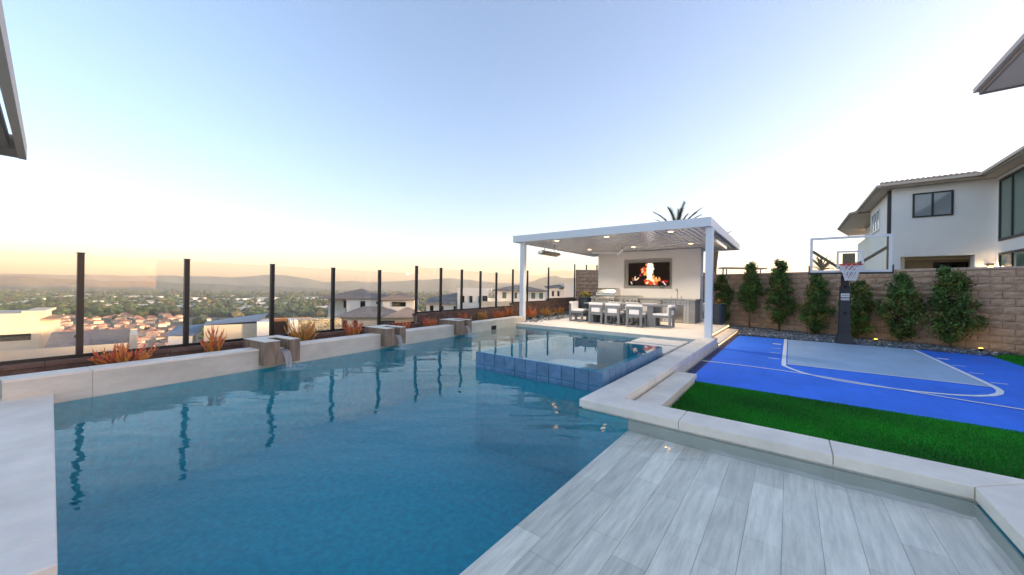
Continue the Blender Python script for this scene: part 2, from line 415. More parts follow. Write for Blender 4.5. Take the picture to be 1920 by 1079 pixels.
# the near left coping
cop2 = struct(MB().prism([(-6.42,.012),(-2.57,.012),(-2.57,-3),(-3.6,-3),(-3.6,-1.4),(-7.2,-1.4)], -.9, -.075).build('pool_coping', 'limestone'))
slab([(-6.47,.03),(-4.55-g,.03),(-4.55-g,-1.4),(-7.4,-1.4)], par=cop2); slab([(-4.55+g,.03),(-2.85-g,.03),(-2.85-g,-1.4),(-4.55+g,-1.4)], par=cop2)
slab([(-2.85+g,.03),(-2.55,.03),(-2.55,-1.4),(-2.85+g,-1.4)], par=cop2); slab([(-2.55,-1.4-g),(-2.55,-3),(-3.7,-3),(-3.7,-1.4-g)], par=cop2)
struct(MB().box(-9, 4.4, -12, -3.02, -.9, -.004).build('patio', 'deck_stone'))
struct(MB().box(1.34, 4.4, -3.0, 4.0, -.9, -.30).build('side_yard_base', 'turf_base'))
# stone step down to the lawn
st = thing('stone_step', 'pale stone bench step beside the lawn, against the pool coping', 'step', (-1.35,5.3,-.25))
MB().bbox(-1.50, -1.19, 4.08, 6.53, -.185, -.12, .005).build('tread', 'limestone', st)
MB().box(-1.495, -1.215, 4.085, 6.50, -.6, -.186).build('riser', 'limestone', st)

# ------------------------------------------------------------------ spa
spa = thing('spa', 'raised square spa faced with blue tiles standing in the pool', 'spa', (-3.1,5.9,FL))
SX0, SX1, SY0, SY1, SZ = -4.28, -1.95, 4.52, 7.33, .15
m = MB()
m.box(SX0+.012, SX1-.012, SY0+.012, SY0+.10, FL, SZ-.006); m.box(SX0+.012, SX1-.012, SY1-.10, SY1-.012, FL, SZ-.006)
m.box(SX0+.012, SX0+.10, SY0+.101, SY1-.101, FL, SZ-.006); m.box(SX1-.10, SX1-.012, SY0+.101, SY1-.101, FL, SZ-.006)
m.box(SX0+.101, SX1-.101, SY0+.101, SY1-.101, FL, -.55)
m.build('shell', 'plaster_blue', spa)
MB().box(SX0+.103, SX1-.103, SY0+.103, SY1-.103, -.549, -.535).build('spa_floor', 'plaster_blue', spa)
MB().add([(SX0,SY0,SZ),(SX1,SY0,SZ),(SX1,SY1,SZ),(SX0,SY1,SZ)], [(0,1,2,3)]).build('spa_water', 'spa_water', spa)
nt1 = 11; tw = (SX1-SX0)/nt1; nt2 = 13; tw2 = (SY1-SY0)/nt2
def tile_mesh(wd, ht):      # front faces -y
    b = .004
    return MB().add([(0,.012,0),(wd,.012,0),(wd,.012,ht),(0,.012,ht),(b,0,b),(wd-b,0,b),(wd-b,0,ht-b),(b,0,ht-b)],
                    [(4,5,6,7),(0,1,5,4),(1,2,6,5),(2,3,7,6),(3,0,4,7)]).mesh('tile', 'spa_tile')
rows = [(SZ-.205, .20), (SZ-.300, .09)]
for (z, h) in rows:
    ta, tb = tile_mesh(tw-.004, h), tile_mesh(tw2-.004, h)
    for i in range(nt1):
        piece('tile', ta, spa, Vector((SX0+i*tw+.002, SY0, z))-Vector(spa.location))
        piece('tile', ta, spa, Vector((SX0+(i+1)*tw-.002, SY1, z))-Vector(spa.location), math.pi)
    for i in range(nt2):
        piece('tile', tb, spa, Vector((SX1, SY0+i*tw2+.002, z))-Vector(spa.location), math.pi/2)
        piece('tile', tb, spa, Vector((SX0, SY0+(i+1)*tw2-.002, z))-Vector(spa.location), -math.pi/2)
# stepping pads between spa and deck
for k, (y0, y1, lb) in enumerate([(8.72, 9.62, 'pale stone stepping pad next to the pavilion deck'), (7.52, 8.56, 'pale stone stepping pad next to the spa')]):
    t = thing('stepping_pad', lb, 'stepping stone', (-2.5,(y0+y1)/2,FL), group='stepping pads behind the spa')
    MB().bbox(-3.07, -1.96, y0, y1, -.07, -.004, .006).build('slab', 'limestone', t)
    MB().box(-2.8, -2.2, y0+.15, y1-.15, FL, -.071).build('pier', 'plaster_blue', t)

# ------------------------------------------------------------------ deck and steps
deck = struct(MB().prism([(-8.25,10.24),(-1.52,10.24),(-1.52,10.98),(-1.80,10.98),(-1.80,15.74),(-2.6,15.74),(-2.6,18.0),(-8.8,18.0),(-8.55,15.5),(-8.13,11.4)], -1.6, -.03).build('patio_deck', 'deck_stone'))
def dslab(x0, x1, y0, y1): slab([(x0+.002,y0+.002),(x1-.002,y0+.002),(x1-.002,y1-.002),(x0+.002,y1-.002)], -.029, 0, deck, 'paver', 'deck_stone', .003)
xs = [-7.7, -6.5, -5.3, -4.1, -2.9, -1.79]; ys = [10.98, 12.18, 13.38, 14.58, 15.74]
for i in range(5):
    for j in range(4): dslab(xs[i], xs[i+1], ys[j], ys[j+1])
for i in range(5): dslab([-7.72,-6.5,-5.3,-4.1,-2.9][i], [-6.5,-5.3,-4.1,-2.9,-1.51][i], 10.215, 10.98)
for j in range(4): slab([(-7.702,ys[j]+.002),(-7.702,ys[j+1]-.002),(-8.13-.1*(ys[j+1]-11.4),ys[j+1]-.002),(-8.13-.1*max(0,ys[j]-11.4),ys[j]+.002)], -.029, 0, deck, 'paver', 'deck_stone', .003)
dslab(-7.7, -2.6, 15.74, 18.0)
steps = thing('patio_steps', 'two pale steps with warm lit edges beside the pavilion post', 'steps', (-1.6,13.3,-.25))
MB().bbox(-1.79, -1.46, 10.99, 15.45, -.17, -.13, .005).build('tread', 'deck_stone', steps)
MB().box(-1.79, -1.49, 11.0, 15.43, -.5, -.171).build('riser', 'deck_stone', steps)
MB().box(-1.797, -1.785, 11.02, 15.7, -.052, -.036).build('light_strip', 'led_warm', steps)
MB().box(-1.488, -1.478, 11.02, 15.4, -.20, -.186).build('light_strip', 'led_warm', steps)

# ------------------------------------------------------------------ raised planter wall, scuppers, block wall, glass fence
pw_ = thing('planter_wall', 'long low pale stone planter wall along the far pool edge', 'wall', pl(5, 0, -.1))
wbox(MB(), 0.01, 11.08, .012, .29, -1.5, .185).build('core', 'panel_stone', pw_)
edges = [-.0, .62, 2.378, 2.932, 4.738, 5.292, 7.178, 7.762, 9.6, 11.1]
for a, b in zip(edges, edges[1:]):
    if (b-a) < .8 and a > 1: continue
    wbox(MB(), a+.002, b-.002, 0, .0115, -.9, .186).build('panel', 'panel_stone', pw_)
    q = [pl(a+.002,-.004), pl(b-.002,-.004), pl(b-.002,.30), pl(a+.002,.30)]
    slab([(v.x,v.y) for v in q], .187, .212, pw_, 'cap_slab', 'limestone', .004)
sk = wbox(MB(), 9.02, 9.30, -.003, -.001, -.10, .03).build('skimmer_shade_plate', 'hole_shade', pw_)  # thin dark plate on the panel; shade of the opening put into its colour
wbox(MB(), 11.1, 11.2, 0, .3, -.5, .2).build('end_panel', 'panel_stone', pw_)
SCUP = [(2.38, 2.93, 'stone water spout box nearest the camera, pouring into the pool'),
        (4.74, 5.29, 'middle stone water spout box pouring into the pool'),
        (7.18, 7.76, 'farthest stone water spout box pouring into the pool')]
for s0, s1, lb in SCUP:
    t = thing('water_spout', lb, 'water feature', pl((s0+s1)/2, .2, -.05), group='water spouts on the planter wall')
    wd = s1-s0; c0 = s0+.42*wd; c1 = s0+.70*wd
    wbox(MB(), s0, c0, -.17, .55, -.045, .33).build('side_block', 'scupper_tile', t)
    wbox(MB(), c1, s1, -.17, .55, -.045, .33).build('side_block', 'scupper_tile', t)
    wbox(MB(), c0+.001, c1-.001, -.162, .30, -.044, .155).build('spout_floor', 'scupper_tile', t)
    wbox(MB(), c0+.001, c1-.001, .301, .549, -.04, .329).build('back_block', 'scupper_tile', t)
    tp = MB()
    wbox(tp, s0-.002, c0+.002, -.173, .552, .331, .336); wbox(tp, c1-.002, s1+.002, -.173, .552, .331, .336); wbox(tp, c0+.002, c1-.002, .299, .552, .331, .336)
    tp.build('cap', 'limestone', t)
    # falling sheet
    prof = [(.29,.166),(-.13,.168),(-.20,.160),(-.24,.12),(-.275,.04),(-.295,-.04),(-.305,-.10)]
    vs = []; N = 9
    for i, (o, z) in enumerate(prof):
        nar = .012+.03*max(0, i-2)/4
        for k in range(N):
            u = k/(N-1); s = c0+nar+(c1-c0-2*nar)*u
            vs.append(pl(s, o-.010*math.sin(u*9+i), z))
    MB().add(vs, [(i*N+k, i*N+k+1, (i+1)*N+k+1, (i+1)*N+k) for i in range(len(prof)-1) for k in range(N-1)]).build('falling_water', 'fall_water', t, smooth=True)
    # ripples where it lands
    mb = MB(); rr = random.Random(int(s0*10))
    cc = pl((c0+c1)/2+.03, -.33, WATER)
    for k in range(5):
        rad = .05+.045*k
        pts = [cc+Vector((rad*math.cos(a)*1.3, rad*math.sin(a), .004+.003*rr.random())) for a in [2*math.pi*j/20 for j in range(21)]]
        mb.tube(pts, .006-.0009*k, 5, cap=False)
    mb.build('splash', 'fall_water', t, smooth=True)
struct(wbox(MB(), -4, 12, .301, .93, -.5, .10).build('planter_soil', 'soil'))
# block wall under the fence
bw = thing('block_wall', 'low dark brown block wall carrying the glass fence', 'wall', pl(6, 1, -.5))
spans = [(-1.6, 6.70, .24), (6.70, 11.95, .50), (11.95, 15.4, .64), (15.4, 19.0, .74)]
for a, b, zt in spans:
    wbox(MB(), a, b, .935, 1.09, -3.2, zt-.062).build('mortar_core', 'mortar', bw)
    s = a; row = 0
    nb = int((b-a)/.4+.5); L = (b-a)/nb
    mcap = None
    for k in range(nb):
        q = [pl(a+k*L+.002,.90), pl(a+(k+1)*L-.002,.90), pl(a+(k+1)*L-.002,1.12), pl(a+k*L+.002,1.12)]
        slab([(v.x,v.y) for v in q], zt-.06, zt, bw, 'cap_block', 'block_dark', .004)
    nrow = 1 if zt < .3 else (2 if zt < .6 else 3)
    for r_ in range(nrow):
        z1 = zt-.066-r_*.2; z0 = z1-.19
        offs = (L/2 if r_ % 2 else 0)
        for k in range(nb+ (1 if offs else 0)):
            s0_ = max(a, a+k*L-offs); s1_ = min(b, a+(k+1)*L-offs)
            if s1_-s0_ < .06: continue
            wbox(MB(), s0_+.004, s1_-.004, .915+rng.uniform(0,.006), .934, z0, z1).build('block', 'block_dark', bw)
posts = [(-1.0,.24,1.63),(.67,.24,1.63),(1.77,.24,1.63),(3.03,.24,1.63),(4.26,.24,1.63),(5.49,.24,1.64)]
posts2 = [(6.73,.28,1.82),(7.73,.5,1.82),(8.73,.5,1.82),(9.77,.5,1.82),(10.79,.5,1.82),(12.0,.5,2.0),(13.25,.64,2.01),(15.4,.64,2.27),(18.9,.74,2.65)]
def fence(label, ps, end=None):
    t = thing('glass_fence', label, 'fence', pl(ps[0][0], 1.0, .2), group='glass fences on the low block wall')
    for k, (s, z0, z1) in enumerate(ps):
        wbox(MB(), s-.03, s+.03, .97, 1.03, z0+.002, z1).build('post', 'black_metal', t)
        wbox(MB(), s-.036, s+.036, .964, 1.036, z1, z1+.012).build('post_cap', 'black_metal', t)
        nx = ps[k+1] if k+1 < len(ps) else end
        if nx:
            zb = max(z0, nx[1] if nx[1] < 1 else z0); zt = min(z1, nx[2])-.02
            a = s+.032; b = nx[0]-.032
            gl = wbox(MB(), a, b, .994, 1.006, zb+.045, zt).build('pane', 'fence_glass', t)
            wbox(MB(), a, b, .985, 1.015, zb+.004, zb+.044).build('bottom_rail', 'black_metal', t)
    return t
fence('clear glass fence with black posts left of the tall house, nearest section', posts, (6.70,.24,1.63))
fence('raised clear glass fence with black posts running behind the pavilion post', posts2)

# ------------------------------------------------------------------ garden bed beside the deck
struct(MB().prism([tuple(pl(11.2,.0)[:2]), tuple(pl(19,.0)[:2]), tuple(pl(19,.93)[:2]), tuple(pl(11.2,.93)[:2])], -.4, -.03).build('garden_bed', 'gravel_base'))
struct(MB().prism([tuple(pl(11.2,-.6)[:2]), tuple(pl(19,-1.2)[:2]), tuple(pl(19,.0)[:2]), tuple(pl(11.2,.0)[:2])], -.4, -.034).build('garden_bed', 'gravel_base'))

# ------------------------------------------------------------------ court, lawn, gravel
court = struct(MB().prism([(-1.49,6.58),(5.0,6.58),(4.4,11.6),(3.86,12.4),(3.83,14.02),(2.6,14.30),(-1.52,14.46),(-1.49,11)], -.6, -.266).build('sports_court', 'court_base'))
T = .33
def tmesh(mtl): return MB().bbox(.0006, T-.0006, .0006, T-.0006, -.016, 0, .0015).mesh('court_tile', mtl)
tb, tl = tmesh('court_blue'), tmesh('court_light')
KX0, KX1, KY0, KY1 = -.02, 2.62, 9.42, 14.37
cells = []
for i in range(-5, 16):
    for j in range(-9, 16):
        x = KX0+i*T; y = KY0+j*T
        if x < -1.51 or y < 6.40 or y+T > 14.45: continue
        if x+T > 5.0: continue
        if y > 12.2 and x+T > 3.95: continue
        if y > 11.6 and x+T > 4.45: continue
        ang = math.degrees(math.atan2(-(x+.16), y+.16))
        vis = 37.8-ang < 55.6
        cells.append((vis, -math.hypot(x, y), x, y, 0 <= i < 8 and 0 <= j < 15))
cells.sort(key=lambda c: (not c[0], -c[1]))
rest = MB()
for k, (v, d, x, y, key) in enumerate(cells):
    x0 = max(x, -1.49); y0 = max(y, 6.58)
    if k < 300 and x0 == x and y0 == y:
        piece('court_tile', tl if key else tb, court, (x, y, -.25))
    elif key: piece('court_tile', tl, court, (x, y, -.25))
    else: rest.bbox(x0+.0006, x+T-.0006, y0+.0006, y+T-.0006, -.266, -.25, .0015)
ro = rest.build('court_tiles_far', 'court_blue', court); ro['kind'] = 'stuff'
ZL = -.246
def ribbon(pts, wd, z=ZL, mtl='paint_white', name='court_line', par=court, widths=None):
    vs = []; m_ = len(pts)
    for i, p in enumerate(pts):
        a = Vector(pts[max(0,i-1)]); b = Vector(pts[min(m_-1,i+1)]); d = (b-a).normalized(); nn = Vector((-d.y, d.x))*(widths[i] if widths else wd)/2
        q = Vector(p); vs += [(q.x+nn.x, q.y+nn.y, z), (q.x-nn.x, q.y-nn.y, z)]
    return MB().add(vs, [(2*i, 2*i+1, 2*i+3, 2*i+2) for i in range(m_-1)]).build(name, mtl, par)
ribbon([(KX0-.06,14.36),(KX0-.06,9.42),(KX0-.05,9.15),(.06,8.86),(.2,8.62),(.4,8.42),(.65,8.28),(.95,8.19),(1.3,8.15),(1.65,8.19),(1.95,8.28),(2.2,8.42),(2.4,8.62),(2.54,8.86),(2.63,9.15),(2.66,9.42),(2.66,14.25)], .075)
ribbon([(KX0-.02,9.42),(2.62,9.42)], .05, ZL+.003)
ribbon([(-1.49,8.55),(-.6,8.58),(.0,8.52),(.5,8.42),(1.0,8.25),(1.5,8.08),(2.0,7.92),(2.6,7.78),(3.3,7.70),(4.6,7.66)], .055, ZL+.006)
for y, wd in ((12.82,.16),(11.83,.05),(10.93,.05),(9.98,.05)):
    ribbon([(-.37,y),(-.17,y)], wd); ribbon([(2.74,y-.1),(2.92,y-.1)], wd)
# lawn: base sheet and blades
struct(MB().prism([(-1.19,4.07),(5.5,4.07),(5.5,6.575),(-1.49,6.575),(-1.49,6.53),(-1.19,6.53)], -.6, -.268).build('lawn_base', 'turf_base'))
struct(MB().prism([(3.88,12.45),(4.45,11.65),(9,11.7),(9,14.3),(4.7,15.0),(3.86,14.9)], -.6, -.268).build('lawn_base', 'turf_base'))
def blades(name, poly, n, h, seed, label):
    rr = np.random.RandomState(seed); xs_ = [p[0] for p in poly]; ys_ = [p[1] for p in poly]
    P = rr.uniform((min(xs_), min(ys_)), (max(xs_), max(ys_)), (n*2, 2))
    def inside(P):
        r = np.zeros(len(P), bool); m_ = len(poly)
        for i in range(m_):
            x0, y0 = poly[i]; x1, y1 = poly[(i+1) % m_]
            if y0 == y1: continue
            c = ((y0 > P[:,1]) != (y1 > P[:,1])) & (P[:,0] < (x1-x0)*(P[:,1]-y0)/(y1-y0)+x0); r ^= c
        return r
    P = P[inside(P)][:n]; n = len(P)
    a = rr.uniform(0, 6.283, n); hh = h*rr.uniform(.6, 1.2, n); lean = rr.normal(0, .35, (n, 2))*h+np.array([.25, .1])*h*rr.rand(n, 1)
    wdt = .0035+.003*rr.rand(n)
    V = np.zeros((n, 3, 3)); z0 = -.268
    V[:,0] = np.c_[P[:,0]-np.cos(a)*wdt, P[:,1]-np.sin(a)*wdt, np.full(n, z0)]; V[:,1] = np.c_[P[:,0]+np.cos(a)*wdt, P[:,1]+np.sin(a)*wdt, np.full(n, z0)]
    V[:,2] = np.c_[P[:,0]+lean[:,0], P[:,1]+lean[:,1], z0+hh]
    c = np.array([.012, .28, .008])*(.55+.7*rr.rand(n, 1))*(1+.22*np.sin(P[:,:1]*2.1+np.sin(P[:,1:]*1.7)*2)+.14*np.sin(P[:,1:]*5.3+P[:,:1]*3.1)); dry = rr.rand(n) < .05; c[dry] = [.07, .14, .025]
    me = bpy.data.meshes.new(name); me.from_pydata(V.reshape(-1, 3).tolist(), [], np.arange(n*3).reshape(-1, 3).tolist())
    at_ = me.color_attributes.new('col', 'FLOAT_COLOR', 'POINT'); at_.data.foreach_set('color', np.c_[np.repeat(c, 3, 0), np.ones(n*3)].astype(np.float32).ravel())
    me.materials.append(MATS['blade']); o = bpy.data.objects.new(name, me); COL.objects.link(o)
    return tag(o, label, 'grass', kind='stuff')
blades('grass', [(-1.19,4.07),(2.6,4.07),(3.4,6.575),(-1.2,6.575)], 150000, .03, 3, 'bright green artificial turf strip between the pool coping and the court')
blades('grass', [(3.88,12.45),(4.3,11.9),(6,12.3),(6,14.7),(4.7,15.0),(3.9,14.6)], 26000, .03, 4, 'dark green turf corner beside the block wall')
# slate gravel along the wall
gpoly = [(-1.45,14.48),(2.6,14.32),(3.83,14.04),(4.4,14.9),(4.65,15.05),(-1.4,17.8),(-2.55,18.3),(-2.55,15.8),(-1.48,15.46)]
struct(MB().prism(gpoly, -.6, -.27).build('gravel_base', 'gravel_base'))
def chips(name, poly, n, seed, z0, label, size=(.03, .09)):
    rr = random.Random(seed); mb = MB(); xs_ = [p[0] for p in poly]; ys_ = [p[1] for p in poly]; k = 0
    def inside(x, y):
        r = False; m_ = len(poly)
        for i in range(m_):
            (x0, y0), (x1, y1) = poly[i], poly[(i+1) % m_]
            if (y0 > y) != (y1 > y) and x < (x1-x0)*(y-y0)/(y1-y0)+x0: r = not r
        return r
    while k < n:
        x, y = rr.uniform(min(xs_), max(xs_)), rr.uniform(min(ys_), max(ys_))
        if not inside(x, y): continue
        k += 1
        L = rr.uniform(*size); wd = L*rr.uniform(.35, .8); th = rr.uniform(.008, .025)
        rot = Matrix.Rotation(rr.uniform(0, 6.28), 3, 'Z') @ Matrix.Rotation(rr.gauss(0, .5), 3, 'X') @ Matrix.Rotation(rr.gauss(0, .4), 3, 'Y')
        c = Vector((x, y, z0+rr.uniform(0, .06)))
        vs = [c+rot @ Vector((sx*L/2*rr.uniform(.6,1), sy*wd/2*rr.uniform(.6,1), sz*th/2)) for sz in (-1,1) for sx, sy in ((-1,-1),(1,-1),(1,1),(-1,1))]
        b_ = rr.uniform(.09, .28); col = (b_*.92, b_, b_*1.1)
        if rr.random() < .08: col = (.5, .53, .56)
        mb.add(vs, [(0,3,2,1),(4,5,6,7),(0,1,5,4),(1,2,6,5),(2,3,7,6),(3,0,4,7)], col)
    return tag(mb.build(name, 'chip'), label, 'gravel', kind='stuff')
chips('gravel', gpoly, 9000, 5, -.26, 'dark blue gray slate chips along the foot of the block wall')
q1, q2, q3, q4 = pl(11.25,-.45), pl(19,-1.1), pl(19,.9), pl(11.25,.9)
chips('gravel', [(q1.x,q1.y),(q2.x,q2.y),(q3.x,q3.y),(q4.x,q4.y)], 2500, 6, -.028, 'dark gray gravel in the bed left of the pavilion deck')

# ------------------------------------------------------------------ tall rear block wall
rw = thing('block_wall', 'tall brown split face block wall behind the basketball court', 'wall', (1.5,16.6,-.25))
def bwall(par, a, b, z0, z1, L, cap=True, bm='block', each=True):
    a = Vector(a); b = Vector(b); d = (b-a); ln = d.length; d.normalize(); nrm = Vector((d.y, -d.x)); ang = math.atan2(d.y, d.x)
    ra = Vector(root_loc(par))
    core = [a+nrm*-.10, b+nrm*-.10, b+nrm*.078, a+nrm*.078]
    MB().prism([tuple(p) for p in core], z0-.6, z1-.07).build('mortar_core', 'mortar', par)
    nb = max(1, round(ln/L)); l = ln/nb; rows_ = int((z1-.07-z0)/.2+.5); h = (z1-.07-z0)/rows_
    def bm_(w_):
        j = .0035; b_ = .012
        vs = [(j,-.078,j),(w_-j,-.078,j),(w_-j,-.078,h-j),(j,-.078,h-j),(j+b_,-.1,j+b_),(w_-j-b_,-.1,j+b_),(w_-j-b_,-.1,h-j-b_),(j+b_,-.1,h-j-b_)]
        # rough split face: a small grid pushed in and out
        gx, gz = 5, 3; vv = vs[:4]; fs_ = []
        idx = lambda i, k: 4+k*(gx+1)+i
        for k in range(gz+1):
            for i in range(gx+1):
                edge = i in (0, gx) or k in (0, gz)
                vv.append((j+b_+(w_-2*j-2*b_)*i/gx, -.096 if edge else -.10-rng.uniform(0, .028), j+b_+(h-2*j-2*b_)*k/gz))
        for k in range(gz):
            for i in range(gx): fs_.append((idx(i,k), idx(i+1,k), idx(i+1,k+1), idx(i,k+1)))
        fs_ += [(0,1)+tuple(idx(i,0) for i in range(gx,-1,-1)), (2,3)+tuple(idx(i,gz) for i in range(gx+1)), (1,2)+tuple(idx(gx,k) for k in range(gz,-1,-1)), (3,0)+tuple(idx(0,k) for k in range(gz+1))]
        return MB().add(vv, fs_).mesh('block', bm)
    full = [bm_(l) for _ in range(5)]; half = bm_(l/2)
    for r_ in range(rows_):
        for k in range(nb+(r_ % 2)):
            if r_ % 2: me = half if k in (0, nb) else rng.choice(full); s = 0 if k == 0 else (k-.5)*l
            else: me = rng.choice(full); s = k*l
            p = a+d*s
            piece('block', me, par, Vector((p.x, p.y, z0+r_*h))-ra, ang)
    if cap:
        for k in range(nb):
            p = a+d*(k*l)
            MB().bbox(.002, l-.002, -.12, .12, 0, .065, .006).build('cap_block', 'block_cap', par, loc=Vector((p.x,p.y,z1-.065))-ra, rz=ang)
bwall(rw, (-2.75,18.47), (5.35,14.89), -.2, 2.0, .405)
# the part behind the pavilion, seen at its left
rw2 = thing('block_wall', 'tall plain brown block wall left of the pavilion, behind the grill', 'wall', (-8.6,19.4,-.2))
bwall(rw2, (-9.74,18.55), (-7.55,20.28), -.2, 2.36, .405)
bwall(rw2, (-7.55,20.30), (-2.75,18.49), 1.3, 2.1, .405)
t = thing('glass_fence', 'short glass screen with black posts on top of the tall wall', 'fence', (-8.6,19.5,2.36))
for k in range(4):
    p = Vector((-9.45,18.95))+Vector((.785,.62))*(.15+k*.62)
    MB().box(p.x-.03, p.x+.03, p.y-.03, p.y+.03, 2.362, 2.66).build('post', 'black_metal', t)
    if k < 3:
        q = p+Vector((.785,.62))*.62
        MB().bar((p.x+.03,p.y+.024,2.50),(q.x-.03,q.y-.024,2.50), .012, .26).build('pane', 'fence_glass', t)

# ------------------------------------------------------------------ pavilion
pav = thing('patio_pavilion', 'white metal patio pavilion with flat roof over the outdoor kitchen', 'pavilion', (-4.9,14,0))
for (x, y, z0, lbl) in ((-1.715,10.86,0.001,None), (-7.91,10.86,.0,None)):
    MB().box(x-.085, x+.085, y-.085, y+.085, z0, 2.968).build('post', 'white_metal', pav)
RX0, RX1, RY0, RY1, RZ0, RZ1 = -8.25, -1.66, 10.65, 17.6, 2.97, 3.21
MB().box(RX0, RX1, RY0, RY0+.06, RZ0, RZ1).build('fascia', 'white_metal', pav)
MB().box(RX0, RX1, RY1-.06, RY1, RZ0, RZ1).build('fascia', 'white_metal', pav)
MB().box(RX0, RX0+.06, RY0+.061, RY1-.061, RZ0, RZ1).build('fascia', 'white_metal', pav)
MB().box(RX1-.06, RX1, RY0+.061, RY1-.061, RZ0, RZ1).build('fascia', 'white_metal', pav)
MB().box(RX0+.02, RX1-.02, RY0+.02, RY1-.02, RZ1-.04, RZ1-.005).build('roof_sheet', 'white_metal', pav)
mb = MB(); wd = .152
prof = [(0,.03),(.012,.03),(.022,.0),(.128,.0),(.138,.03),(.152,.03)]
n_p = int((RX1-RX0-.13)/wd)
vs = []
for yy in (RY0+.062, RY1-.062):
    vs += [(x, yy, 3.0+z) for x, z in prof]
k_ = len(prof)
pmesh = MB().add([(x, 0, z) for x, z in prof]+[(x, RY1-RY0-.124, z) for x, z in prof], [(i, i+k_, i+k_+1, i+1) for i in range(k_-1)]).mesh('ceiling_plank', 'ceiling_metal')
for i in range(n_p): piece('ceiling_plank', pmesh, pav, Vector((RX0+.065+i*wd, RY0+.062, 2.985))-Vector(pav.location))
LIGHTS = [(x, y) for y, xx in ((11.12, (-6.62,-4.75,-2.77)), (14.32, (-6.88,-4.97,-2.87))) for x in xx]
for x, y in LIGHTS:
    dl = MB().lathe([(.10,0),(.10,-.012),(.085,-.016),(.07,-.004)], (x, y, 2.984), 20).build('downlight', 'white_metal', pav)
    MB().lathe([(.068,0),(.068,-.008)], (x, y, 2.976), 16).build('bulb', 'lamp_warm', dl, loc=-Vector(pav.location)-dl.location if False else None)
    ld = bpy.data.lights.new('downlight_lamp', 'SPOT'); lo = bpy.data.objects.new('downlight_lamp', ld); COL.objects.link(lo)
    ld.energy = 34; ld.color = (1, .80, .58); ld.spot_size = R(120); ld.spot_blend = .6; ld.shadow_soft_size = .06; lo.location = (x, y, 2.95)
# feature wall with the television niche
WX0, WX1, WY = -7.22, -2.84, 16.0
NX0, NX1, NZ0, NZ1 = -5.97, -3.91, 1.31, 2.63
m = MB()
m.box(WX0, NX0, WY, WY+.62, 0.002, 2.966); m.box(NX1, WX1, WY, WY+.62, 0.002, 2.966)
m.box(NX0, NX1, WY, WY+.62, 0.002, NZ0); m.box(NX0, NX1, WY, WY+.62, NZ1, 2.966)
fwall = m.build('feature_wall', 'pavilion_wall', pav)
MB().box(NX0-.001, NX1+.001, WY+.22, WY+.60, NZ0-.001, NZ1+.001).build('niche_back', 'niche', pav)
# television with a fire on screen
tv = thing('television', 'wall mounted television showing a bright log fire', 'television', (-4.92,16.15,1.45))
MB().box(-5.80, -4.04, 16.10, 16.15, 1.445, 2.455).build('body', 'black_metal', tv)
MB().box(-5.2, -4.6, 16.151, 16.219, 1.75, 2.15).build('wall_bracket', 'black_metal', tv)
GX, GZ = 176, 100
def inpoly(x, y, P):
    r = False
    for i in range(len(P)):
        (x0, y0), (x1, y1) = P[i], P[(i+1) % len(P)]
        if (y0 > y) != (y1 > y) and x < (x1-x0)*(y-y0)/(y1-y0)+x0: r = not r
    return r
FL_ = [  # (colour, polygon) in screen fractions, origin top-left, drawn in order
 ((.012,.006,.004), [(0,0),(1,0),(1,1),(0,1)]),
 ((.9,.12,.02), [(.31,.26),(.36,.18),(.44,.20),(.48,.30),(.45,.42),(.36,.48),(.31,.40)]),
 ((1.2,.75,.5), [(.34,.25),(.37,.22),(.38,.30),(.35,.31)]), ((1.3,.8,.5), [(.33,.34),(.37,.32),(.38,.41),(.35,.44)]),
 ((1.0,.25,.05), [(.42,.02),(.50,0),(.49,.14),(.44,.16)]),
 ((.25,.02,.01), [(.78,.78),(.99,.76),(.97,.90),(.84,.92)]), ((.6,.03,.02), [(.80,.80),(.97,.78),(.96,.84),(.84,.86)]),
 ((.9,.10,.02), [(.38,.80),(.44,.70),(.52,.74),(.60,.80),(.72,.84),(.74,.97),(.60,.99),(.46,.97),(.41,.88)]),
 ((1.4,.55,.15), [(.36,.55),(.42,.42),(.47,.42),(.48,.52),(.40,.57)]),
 ((1.6,1.3,.8), [(.48,.02),(.61,.0),(.62,.14),(.64,.24),(.63,.36),(.60,.52),(.60,.66),(.66,.82),(.67,.88),(.62,.84),(.55,.78),(.46,.74),(.47,.58),(.46,.42),(.45,.30),(.47,.16)]),
 ((1.6,1.7,1.8), [(.50,.02),(.58,.02),(.61,.22),(.60,.40),(.57,.60),(.54,.72),(.50,.70),(.49,.5),(.48,.3)]),
 ((.75,.75,.78), [(.555,.06),(.575,.04),(.60,.22),(.575,.28)]),
 ((1.5,.5,.1), [(.60,.62),(.64,.52),(.66,.70),(.70,.60),(.72,.78),(.78,.62),(.80,.80),(.72,.86),(.64,.80)]),
 ((1.5,1.0,.6), [(.69,.64),(.71,.60),(.72,.76),(.70,.78)]),
 ((1.5,1.0,.7), [(.14,.78),(.17,.58),(.19,.60),(.18,.72),(.27,.64),(.27,.68),(.20,.78)]), ((.7,.2,.06), [(.095,.66),(.12,.64),(.12,.80),(.095,.80)]),
 ((1.3,1.1,1.0), [(.065,.84),(.085,.83),(.085,.95),(.065,.95)]), ((.7,.05,.10), [(.27,.54),(.30,.48),(.33,.56),(.28,.62)]),
 ((1.6,1.2,.7), [(.45,.86),(.50,.82),(.52,.88),(.49,.94),(.46,.92)]), ((1.6,.9,.5), [(.62,.86),(.66,.90),(.69,.97),(.63,.97)]),
 ((1.5,1.3,1.2), [(.83,.84),(.86,.84),(.94,.96),(.92,.98)]), ((.02,.008,.006), [(.22,.76),(.30,.66),(.40,.56),(.46,.58),(.44,.72),(.36,.86),(.30,.97),(.24,.97)])]
mb = MB(); rr = random.Random(2); vs = []; cs = []
